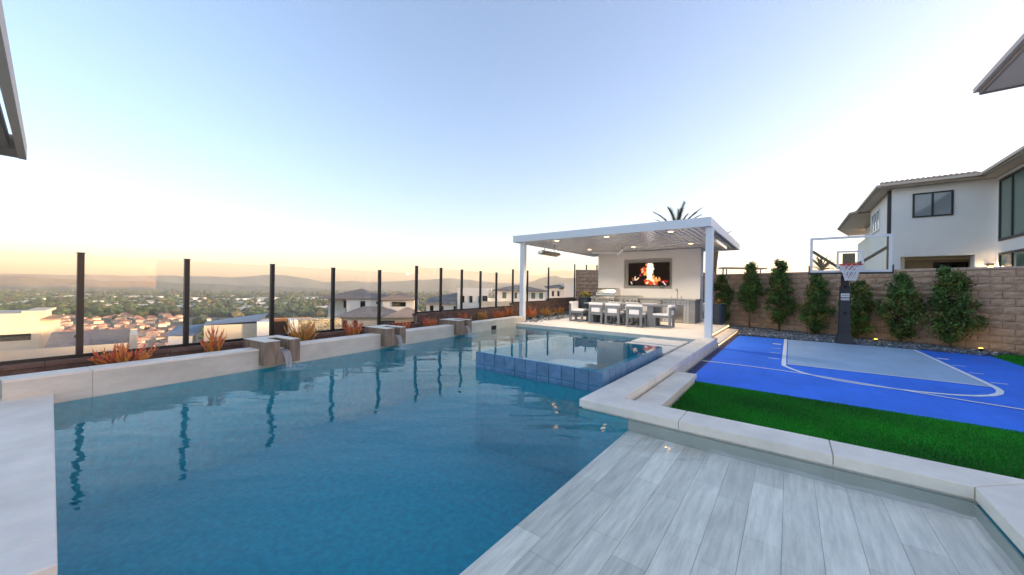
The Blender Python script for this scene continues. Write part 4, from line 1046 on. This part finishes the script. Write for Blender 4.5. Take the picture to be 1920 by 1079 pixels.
# main facade y=23.5 (porch opening x 3.94..6.06, z up to 2.92)
m.box(3.65, 3.94, 23.5, 24.0, -.6, EZ); m.box(3.94, 6.06, 23.5, 24.0, 2.92, EZ); m.box(6.06, 6.6, 23.5, 24.0, -.6, EZ)
m.box(3.65, 4.15, 24.001, 29.0, -.6, EZ); m.box(6.6, 7.1, 12.9, 24.0, -.6, EZ); m.box(7.1, 14, 12.9, 13.4, -.6, EZ)
m.box(4.3, 4.8, 29.001, 36.5, -.6, EZ-.1); m.box(4.3, 4.8, 36.501, 40, -.6, EZ-.8)
m.build('wall', 'stucco', nh)
MB().box(4.151, 7.4, 25.6, 25.8, -.6, 2.919).build('porch_wall', 'porch', nh); MB().box(6.45, 6.599, 24.001, 25.599, -.6, 2.919).build('porch_side', 'porch', nh); MB().box(4.151, 6.598, 24.001, 25.599, 2.92, 3.1).build('porch_ceiling', 'porch', nh)
window(nh, 'dark', 5.35, 6.40, 25.6, -.3, 2.75, 'x', -1, 2, 'pane_dark', .10)
window(nh, 'dark', 4.28, 5.46, 23.5, 4.63, 5.70, 'x', -1, 2, 'pane_mirror', .06)
window(nh, 'dark', 20.0, 23.16, 6.6, 3.40, 5.86, 'y', -1, 3, 'pane_green', .10)
window(nh, 'dark', 20.0, 23.12, 6.6, 0, 2.93, 'y', -1, 3, 'pane_green', .10)
window(nh, 'white', 26.2, 28.4, 3.65, 4.55, 5.65, 'y', -1, 3, 'pane_mirror', .07)
window(nh, 'dark', 30.2, 31.6, 4.3, 4.3, 5.6, 'y', -1, 1, 'pane_dark', .08)
MB().box(3.52, 3.648, 23.62, 23.72, -.6, EZ-.05).build('drain_pipe', 'dark_frame', nh); MB().box(4.2, 4.299, 29.4, 29.5, -.6, EZ-.2).build('drain_pipe', 'dark_frame', nh)
wl = MB().box(6.37, 6.53, 23.40, 23.499, 2.42, 2.54).build('wall_lamp', 'dark_frame', nh); MB().box(6.39, 6.51, 23.385, 23.47, 2.30, 2.419).build('lamp_shade', 'lamp_warm', wl)
def lamp_at(name, x, y, z, e, col=(1,.72,.42)):
    ld = bpy.data.lights.new(name, 'POINT'); lo = bpy.data.objects.new(name, ld); COL.objects.link(lo); ld.energy = e; ld.color = col; ld.shadow_soft_size = .05; lo.location = (x,y,z)
lamp_at('wall_lamp_bulb', 6.45, 23.34, 2.36, 2.5)
# eaves: soffit, fascia/gutter, tiled slope
def eave(par, pts_out, pts_in, z, rise, run, tile='roof_tile'):
    """pts_out: outer eave polyline; pts_in: the matching points up the slope"""
    n = len(pts_out); top = MB(); so = MB(); gu = MB()
    vs = [(p[0],p[1],z+.16) for p in pts_out]+[(p[0],p[1],z+.16+rise) for p in pts_in]; top.add(vs+[(v[0],v[1],v[2]-.05) for v in vs], [(i,i+1,n+i+1,n+i) for i in range(n-1)]+[(2*n+i,3*n+i,3*n+i+1,2*n+i+1) for i in range(n-1)])
    top.build('roof', tile, par)
    so.add([(p[0],p[1],z+.02) for p in pts_out]+[(p[0],p[1],z+.02) for p in pts_in], [(i,n+i,n+i+1,i+1) for i in range(n-1)]); so.build('soffit', 'soffit', par)
    for i in range(n-1):
        a, b = Vector(pts_out[i]), Vector(pts_out[i+1]); d = (b-a).normalized()
        MB().bar((a.x,a.y,z+.06),(b.x,b.y,z+.06), .05, .15).build('fascia', 'fascia_brown', par)
        nrm = Vector((-d.y, d.x)); c = (Vector(pts_in[i])-a)
        if nrm.dot(c) > 0: nrm = -nrm
        a2 = a+nrm*.07; b2 = b+nrm*.07
        MB().bar((a2.x,a2.y,z+.10),(b2.x,b2.y,z+.10), .09, .10).build('gutter', 'gutter', par)
eave(nh, [(3.18,29.3),(3.18,23.0),(6.12,23.0),(6.12,12.4),(14,12.4)], [(6.6,29.3),(6.6,26.6),(9.6,26.6),(9.6,15.9),(14,15.9)], EZ, .35, 3)
# rows of roof tiles showing at the eave over the main facade
tm = MB().tube([(0,0,0),(0,.42,.14)], [.078,.07], 8).mesh('roof_tile', 'roof_tile')
for k in range(18): piece('roof_tile', tm, nh, Vector((3.3+k*.158, 23.0, EZ+.155))-Vector(nh.location))
eave(nh, [(3.85,40.5),(2.9,36.4),(2.9,29.5),(4.3,29.2)], [(5.6,40.5),(5.6,36.4),(5.6,31.5),(5.6,29.6)], EZ-.05, .8, 3)
MB().box(3.9, 6, 36.5, 44, -.6, 3.6).build('wing_wall', 'stucco', nh)
window(nh, 'dark', 38, 39, 3.9, 1.9, 3.0, 'y', -1, 1, 'pane_dark', .1)
# far shade structure and the owner's own house at the right
fc = thing('shade_structure', 'flat brown shade roof on posts far beyond the block wall', 'patio cover', (-4,47.5,-1))
MB().prism([(-5.9,46.1),(-2.0,49.1),(-2.6,49.9),(-6.5,46.9)], 3.78, 3.95).build('roof', 'fascia_brown', fc)
for p in ((-5.6,46.35),(-2.6,48.65),(-6.0,46.9)): MB().box(p[0]-.07,p[0]+.07,p[1]-.07,p[1]+.07,-1.2,3.78).build('post', 'fascia_brown', fc)
oh = thing('house_corner', 'corner of the near house with brown eave at the top right', 'house', (6,4,-.3))
m = MB(); m.box(4.45, 12, 12.2, 12.6, -.5, 5.98); m.box(4.45, 4.85, 8.6, 12.199, -.5, 5.98); m.box(4.86, 12, 8.6, 9.0, -.5, 5.98); m.build('wall', 'stucco', oh)
eave(oh, [(12,13.38),(3.50,13.38),(3.50,8.2)], [(12,11.0),(5.9,11.0),(5.9,8.2)], 5.98, .75, 2)
ph = thing('patio_cover', 'corner of a dark beamed patio cover at the top left', 'patio cover', (-6,-.6,2.75))
MB().box(-7.50, -2.6, -.255, -.195, 2.75, 2.93).build('beam', 'gutter', ph); MB().box(-7.40, -2.6, -.42, -.305, 2.76, 2.92).build('beam', 'fascia_brown', ph)
MB().box(-7.49, -7.05, -2.6, -.256, 2.755, 2.925).build('end_beam', 'fascia_brown', ph)
MB().box(-3.0, -2.8, -2.5, -2.3, 0, 2.75).build('post', 'fascia_brown', ph); MB().box(-7.4, -7.2, -2.5, -2.3, -.3, 2.75).build('post', 'fascia_brown', ph)

# ------------------------------------------------------------------ houses below the fence
def hip(mb, x0, x1, y0, y1, z, h, ov=.5):
    x0 -= ov; x1 += ov; y0 -= ov; y1 += ov; w_, d_ = x1-x0, y1-y0
    if w_ >= d_: r0, r1 = (x0+d_/2, (y0+y1)/2), (x1-d_/2, (y0+y1)/2)
    else: r0, r1 = ((x0+x1)/2, y0+w_/2), ((x0+x1)/2, y1-w_/2)
    vs = [(x0,y0,z),(x1,y0,z),(x1,y1,z),(x0,y1,z),(r0[0],r0[1],z+h),(r1[0],r1[1],z+h),(x0,y0,z-.18),(x1,y0,z-.18),(x1,y1,z-.18),(x0,y1,z-.18)]
    f = [(0,1,5,4),(1,2,5),(2,3,4,5),(3,0,4)] if w_ >= d_ else [(0,1,4),(1,2,5,4),(2,3,5),(3,0,4,5)]
    mb.add(vs, f+[(0,6,7,1),(1,7,8,2),(2,8,9,3),(3,9,6,0),(6,9,8,7)]); return mb
def at_dep(u, v, dep):
    """helper used to site the distant houses: a point at this depth in front of the camera, in metres"""
    x, y = u-960, -(v-540.6); c, s = math.cos(_roll), math.sin(_roll); xr, yr = c*x-s*y, s*x+c*y
    p = (_Rt*xr+_F*671+_U*yr)*(dep/671); return Vector((p.x, p.y, p.z+1.25))
def house_root(label, u, dep, rot, z0):
    p = at_dep(u, 540, dep); return thing('white_house', label, 'house', (p.x, p.y, z0), R(rot))
def lbox(par, name, mtl, *b): return MB().box(*b).build(name, mtl, par, loc=(0,0,0))
def lwin(par, x0, x1, y, z0, z1, pane='pane_dark'):     # on a wall facing local -y
    f = lbox(par, 'window', 'dark_frame', x0, x1, y-.05, y-.002, z0, z1); lbox(f, 'pane', pane, x0+.06, x1-.06, y-.06, y-.0505, z0+.06, z1-.06); return f
def lwin_x(par, y0, y1, x, z0, z1, pane='pane_dark'):   # on a wall facing local -x
    f = lbox(par, 'window', 'dark_frame', x-.05, x-.002, y0, y1, z0, z1); lbox(f, 'pane', pane, x-.06, x-.0505, y0+.06, y1-.06, z0+.06, z1-.06); return f
# local -y faces the camera roughly; rot = 37.8 squares the house to the view
# house with two hipped roofs (u 611..775)
h3 = house_root('white two storey house with gray hipped roofs behind the middle fence posts', 650, 70, 46, -14)
Z = 14   # local z of world zero
lbox(h3, 'wall', 'stucco', -.0, 7.0, 0, 9, 0, Z-1.25); lbox(h3, 'wall', 'stucco', -4.6, 0, 3.6, 12, 0, Z-1.25); lbox(h3, 'wall', 'stucco', 7.0, 13.0, -1.0, 7, 0, Z-1.35)
hip(MB(), -4.6, 7.0, 0.2, 12, Z-1.2, 1.9, .6).build('roof', 'roof_gray', h3, loc=(0,0,0)); hip(MB(), 6.6, 13.0, -1.0, 7, Z-1.3, 1.3, .6).build('roof', 'roof_tan', h3, loc=(0,0,0))
lbox(h3, 'lower_wall', 'stucco_cream', .6, 15.5, -7.0, -1.01, 0, Z-4.3); hip(MB(), .6, 11, -7.0, 0, Z-4.25, 1.7, .6).build('lower_roof', 'roof_gray', h3, loc=(0,0,0)); hip(MB(), 9, 15.5, -7.3, -1.2, Z-4.25, 1.6, .6).build('lower_roof', 'roof_tan', h3, loc=(0,0,0))
lwin(h3, 2.6, 3.5, 0, Z-3.2, Z-1.75); lwin(h3, 5.6, 6.0, 0, Z-2.3, Z-1.8); lwin(h3, 8.8, 11.4, -1.0, Z-2.7, Z-1.8); lwin(h3, -4.0, -3.3, 3.6, Z-3.2, Z-1.8); lwin(h3, -1.6, -1.0, 3.6, Z-3.3, Z-1.8); lwin(h3, 1.5, 2.2, -7, Z-6.2, Z-4.9); lwin(h3, 3.4, 4.0, -7, Z-6.2, Z-4.9)
lwin(h3, 7.5, 10.4, -7, Z-5.6, Z-4.95); lbox(h3, 'drain_pipe', 'dark_frame', -.12, -.003, .0, .1, 0, Z-1.3)
# modern house with a shed roof (u 800..925)
h4 = house_root('white modern house with one sloping roof and flat white box, behind the fence', 800, 72, 44, -14)
lbox(h4, 'wall', 'stucco', 0, 6.2, 0, 8, 0, Z-2.2); MB().add([(-.5,-.6,Z-2.2),(6.2,-.6,Z-2.2),(6.2,8.5,Z-.1),(-.5,8.5,Z-1.4),(-.5,-.6,Z-2.0),(6.2,-.6,Z-2.0),(6.2,8.5,Z+.1),(-.5,8.5,Z-1.2)], [(0,3,2,1),(4,5,6,7),(0,1,5,4),(1,2,6,5),(2,3,7,6),(3,0,4,7)]).build('roof', 'roof_gray', h4, loc=(0,0,0))
lbox(h4, 'wall', 'stucco', 6.2, 12.4, -.8, 8, 0, Z+1.15); lbox(h4, 'wall', 'stucco', 12.4, 15.2, -.5, 7, 0, Z-1.0)
for a, b in ((7.0,7.6),(8.6,9.2),(10.4,10.9)): lwin(h4, a, b, -.8, Z-1.8, Z-.45)
lwin(h4, 11.2, 12.2, -.8, Z-1.9, Z-.4); lwin(h4, .7, 1.4, 0, Z-4.3, Z-2.5); lwin(h4, 3.0, 3.4, 0, Z-3.6, Z-2.6); lwin(h4, 5.4, 5.9, 0, Z-3.8, Z-2.6); lbox(h4, 'drain_pipe', 'dark_frame', 6.0, 6.1, -.1, -.002, 0, Z-2.2)
h5 = house_root('pale house with gray hipped roof seen either side of the white pavilion post', 930, 76, 42, -14)
lbox(h5, 'wall', 'stucco', 0, 10.6, 0, 9, 0, Z+.72); hip(MB(), 0, 10.6, 0, 9, Z+.75, 1.2, .7).build('roof', 'roof_gray', h5, loc=(0,0,0)); lbox(h5, 'lower_wall', 'stucco_cream', -3, 12, -4, -.01, 0, Z-1.5)
for a, b in ((1.4,2.2),(4.0,4.5),(7.6,8.4),(9.3,10.1)): lwin(h5, a, b, 0, Z-.95, Z+.3, 'pane_green')
h6 = house_root('small white house with flat block at the right end of the fence', 1030, 84, 40, -14)
lbox(h6, 'wall', 'stucco', 0, 3.4, 0, 7, 0, Z+1.2); MB().add([(-.4,-.6,Z+1.25),(3.5,-.6,Z+1.6),(3.5,7,Z+2.2),(-.4,7,Z+1.7),(-.4,-.6,Z+1.4),(3.5,-.6,Z+1.75),(3.5,7,Z+2.35),(-.4,7,Z+1.85)], [(0,3,2,1),(4,5,6,7),(0,1,5,4),(1,2,6,5),(2,3,7,6),(3,0,4,7)]).build('roof', 'roof_gray', h6, loc=(0,0,0))
lbox(h6, 'wall', 'stucco', 3.4, 8, -.6, 7, 0, Z+2.5); lwin(h6, .6, 1.1, 0, Z-.5, Z+.7); lwin(h6, 1.9, 2.4, 0, Z-.5, Z+.7)
# cream house at far left (u 0..145)
h1 = house_root('cream flat roofed house with one long dark window at the far left', 75, 40, 84, -14)
lbox(h1, 'wall', 'stucco_cream', -9, 0, 0, 8, 0, Z-2.3); lbox(h1, 'parapet', 'stucco_cream', -1.2, .35, -.1, 8.1, Z-2.3, Z-2.05); lwin(h1, -2.75, -.55, 0, Z-5.25, Z-4.55)
lbox(h1, 'side_wall', 'stucco_cream', .001, .9, .8, 6, 0, Z-3.2); MB().prism([(0.0,.2),(1.4,.2),(1.4,6.4),(0.0,6.4)], Z-3.15, Z-3.0).build('side_roof', 'roof_tan', h1, loc=(0,0,0))
h1b = house_root('low cream wall and brown tiled roof below the nearest fence posts', 92, 36, 84, -14)
MB().add([(-.3,0,Z-5.6),(5.6,0,Z-5.6),(5.6,5,Z-4.35),(-.3,5,Z-4.35),(-.3,0,Z-6),(5.6,0,Z-6),(5.6,5,Z-6),(-.3,5,Z-6)], [(0,1,2,3),(4,7,6,5),(0,4,5,1),(1,5,6,2),(2,6,7,3),(3,7,4,0)]).build('roof', 'roof_gray', h1b, loc=(0,0,0))
lbox(h1b, 'wall', 'stucco_cream', -.2, 5.5, .1, 4.9, 0, Z-6.001); lbox(h1b, 'parapet', 'stucco_cream', 5.6, 6.2, -1.5, 5, 0, Z-4.5); lbox(h1b, 'front_wall', 'stucco_cream', -10, 5.59, -8.2, -8.0, 0, Z-4.55); lbox(h1b, 'gate_pier', 'stucco_cream', -2.1, -1.7, -8.4, -8.201, 0, Z-4.3)
lbox(h1b, 'vent', 'dark_frame', 1.4, 1.55, 3, 3.15, Z-5, Z-4.6)
# house with metal roof (u 325..615)
h2 = house_root('low white house with blue gray standing seam roof below the fence', 346, 38, 74, -14.45)
lbox(h2, 'wall', 'stucco', -1.3, .6, .6, 6, 0, Z-3.9); lbox(h2, 'wall', 'stucco_cream', 1.6, 6.3, .2, 6, 0, Z-2.9); lbox(h2, 'wall', 'stucco', 6.3, 7.6, -.8, 4, 0, Z-2.65)
MB().add([(-1.5,.2,Z-3.75),(.9,.2,Z-3.95),(1.5,4.0,Z-3.0),(-1.1,4.0,Z-3.2)], [(0,1,2,3)]).build('roof', 'roof_metal', h2, loc=(0,0,0))
for k in range(9): MB().bar((-1.45+k*.29,.2,Z-3.74-.024*k),(-1.05+k*.31,4.0,Z-3.18+.024*k), .04, .05).build('roof_seam', 'roof_metal', h2, loc=(0,0,0))
MB().add([(1.5,.4,Z-2.88),(6.6,.6,Z-2.62),(7.6,5.0,Z-2.02),(1.5,4.0,Z-2.74)], [(0,1,2,3)]).build('roof', 'roof_metal', h2, loc=(0,0,0))
for k in range(12): MB().bar((1.6+k*.45,.42+k*.018,Z-2.86+k*.023),(1.6+k*.54,4.05+k*.08,Z-2.72+k*.061), .04, .05).build('roof_seam', 'roof_metal', h2, loc=(0,0,0))
lwin(h2, 2.6, 4.6, .2, Z-5.1, Z-4.75); lbox(h2, 'wood_wall', 'wood_siding', 7.6, 12, 4.0, 4.4, 0, Z-3.05); lbox(h2, 'wood_beam', 'wood_orange', 6.6, 12.4, 3.7, 4.7, Z-3.04, Z-2.65)
lbox(h2, 'wall', 'stucco', 9.6, 10.4, -.2, 3, 0, Z-2.6); lbox(h2, 'wall', 'stucco_cream', 10.4, 15.4, .2, 3, 0, Z-2.65)
MB().box(7.6, 12, -.4, -.2, Z-5.2, Z-5.05).build('rail', 'backboard_white', h2, loc=(0,0,0))
rr = random.Random(33); vs_ = MB()
for k in range(520):
    c = Vector((rr.uniform(10.2,15.4), .12-rr.random()*.25, Z-4.6+rr.random()**.8*2.2)); leaf_mesh(vs_, c, Vector((0,-1,0)), .16, rr.choice([(.16,.19,.05),(.10,.15,.04),(.34,.26,.10)]), rr)
vo = vs_.build('climbing_vine', 'leaf', None, loc=(0,0,0)); vo.matrix_world = parent_world(h2); tag(vo, 'sparse green vine climbing the cream wall behind the orange firestick', 'vine')

# ------------------------------------------------------------------ the town in the valley
def pt(u, v):
    """where a sight line meets the falling ground"""
    p = at_dep(u, v, 1)-Vector((0,0,1.25)); t = 60.
    while t < 8000:
        q = p*t
        if q.z+1.25 <= ground_z(q.x, q.y): return Vector((q.x, q.y, ground_z(q.x, q.y)))
        t *= 1.01
    return Vector((p.x*8000, p.y*8000, VAL))
rm = hip(MB(), -7, 7, -5, 5, 5.5, 2.6, .7).mesh('roof', 'red_roof'); rm2 = hip(MB(), -5, 5, -6, 6, 3.2, 2.2, .7).mesh('roof', 'red_roof')
wm_ = MB().box(-7,7,-5,5,-4,5.5).mesh('wall', 'far_wall'); wm2_ = MB().box(-5,5,-6,6,-4,3.2).mesh('wall', 'far_wall')
rr = random.Random(77); placed = []; k = 0; tries = 0
while k < 170 and tries < 6000:
    tries += 1
    u = rr.uniform(85, 345) if rr.random() < .92 else rr.uniform(-40, 560); v = 592+rr.random()**.8*70 if u < 360 else rr.uniform(586, 606)
    q = pt(u, v)
    if any((q-o).length < 15 for o in placed): continue
    placed.append(q); k += 1
    t = thing('red_roof_house', 'red tile roofed house in the town below the fence', 'house', q, R(rr.choice([20,70,110,160])+rr.uniform(-12,12)), 'red roofed houses in the town below')
    piece('wall', wm_ if rr.random() < .6 else wm2_, t); w0 = t.children[0]
    piece('roof', rm if w0.data is wm_ else rm2, t)
um = MB().box(0,1,0,1,0,1).mesh('wall', 'warehouse')
placed2 = []; k = 0; tries = 0
while k < 75 and tries < 3000:
    tries += 1
    u = rr.uniform(-30, 640); v = rr.choice([rr.uniform(562,572), rr.uniform(553,562), rr.uniform(572,580)]) + (u-100)*.012
    q = pt(u, v)
    if any((q-o).length < 45 for o in placed2): continue
    placed2.append(q); k += 1; sz = rr.uniform(.7,1.8)*(1.2 if v > 566 else 2.4)
    t = thing('warehouse', 'long pale warehouse on the valley floor among trees', 'warehouse', q, R(rr.uniform(25,65)), 'pale warehouses on the valley floor')
    L_, W2, H_ = 42*sz, 22*sz, rr.uniform(6,11)
    piece('wall', um, t, (-L_/2,-W2/2,-2), 0, (L_, W2, H_+2)); piece('roof', um, t, (-L_/2-.6,-W2/2-.6,H_+.01), 0, (L_+1.2, W2+1.2, .7))
# woods across the valley: thousands of low crowns in one mass
bm = bmesh.new(); bmesh.ops.create_icosphere(bm, subdivisions=1, radius=1); iv = np.array([v.co[:] for v in bm.verts]); itri = np.array([[v.index for v in f.verts] for f in bm.faces]); bm.free()
rs = np.random.RandomState(4); V = []; C_ = []; Fc = []; o = 0; cnt = 0; tries = 0
while cnt < 5200 and tries < 20000:
    tries += 1
    u = rs.uniform(-80, 1100); band = rs.rand()
    v = 541+(u-960)*.0146+ (rs.uniform(9, 24) if band < .35 else (rs.uniform(22, 62) if band < .90 else rs.uniform(60, 125)))
    q = pt(u, v)
    near = math.hypot(q.x, q.y)
    if near < 160: continue
    if any((q-p_).length < 16 for p_ in placed): continue
    if 90 < u < 345 and v > 592 and rs.rand() < .7: continue
    if any((q-p_).length < 34 for p_ in placed2): continue
    s = rs.uniform(3, 6.5)*(1 if near < 900 else 1.5+near/2600)
    vv = iv*(1+rs.uniform(-.28, .28, (len(iv), 1)))*np.array([s, s, s*rs.uniform(.7, 1.1)])+np.array([q.x, q.y, q.z+s*.55])
    g_ = rs.uniform(.55, 1.3); base = np.array([.05, .085, .03]) if rs.rand() < .75 else np.array([.11, .10, .04])
    V.append(vv); C_.append(np.tile(np.append(base*g_, 1), (len(iv), 1))); Fc.append(itri+o); o += len(iv); cnt += 1
me = bpy.data.meshes.new('woods'); me.from_pydata(np.concatenate(V).tolist(), [], np.concatenate(Fc).tolist())
a_ = me.color_attributes.new('col', 'FLOAT_COLOR', 'POINT'); a_.data.foreach_set('color', np.concatenate(C_).astype(np.float32).ravel()); me.materials.append(MATS['canopy'])
wo_ = bpy.data.objects.new('woods', me); COL.objects.link(wo_); tag(wo_, 'dark green woods spread across the valley floor', 'woods', kind='stuff')
# cypress row among the red roofs
cyp = MB().lathe([(.3,0),(1.0,1.5),(1.1,3.5),(.8,6),(.35,8.2),(.05,9)], (0,0,0), 8).mesh('crown', 'canopy')
ca = cyp.color_attributes.new('col', 'FLOAT_COLOR', 'POINT'); ca.data.foreach_set('color', np.tile(np.array([.03,.045,.02,1], dtype=np.float32), len(cyp.vertices)))
for k, u in enumerate((272,275,278,281)):
    q = pt(u, 622); t = thing('cypress_tree', 'slim dark cypress in a row among the red roofed houses', 'tree', q, 0, 'cypress row among the red roofs')
    piece('crown', cyp, t, (0,0,.6)); piece('trunk', MB().tube([(0,0,-.5),(0,0,1)], .2, 6).mesh('trunk', 'bark'), t)
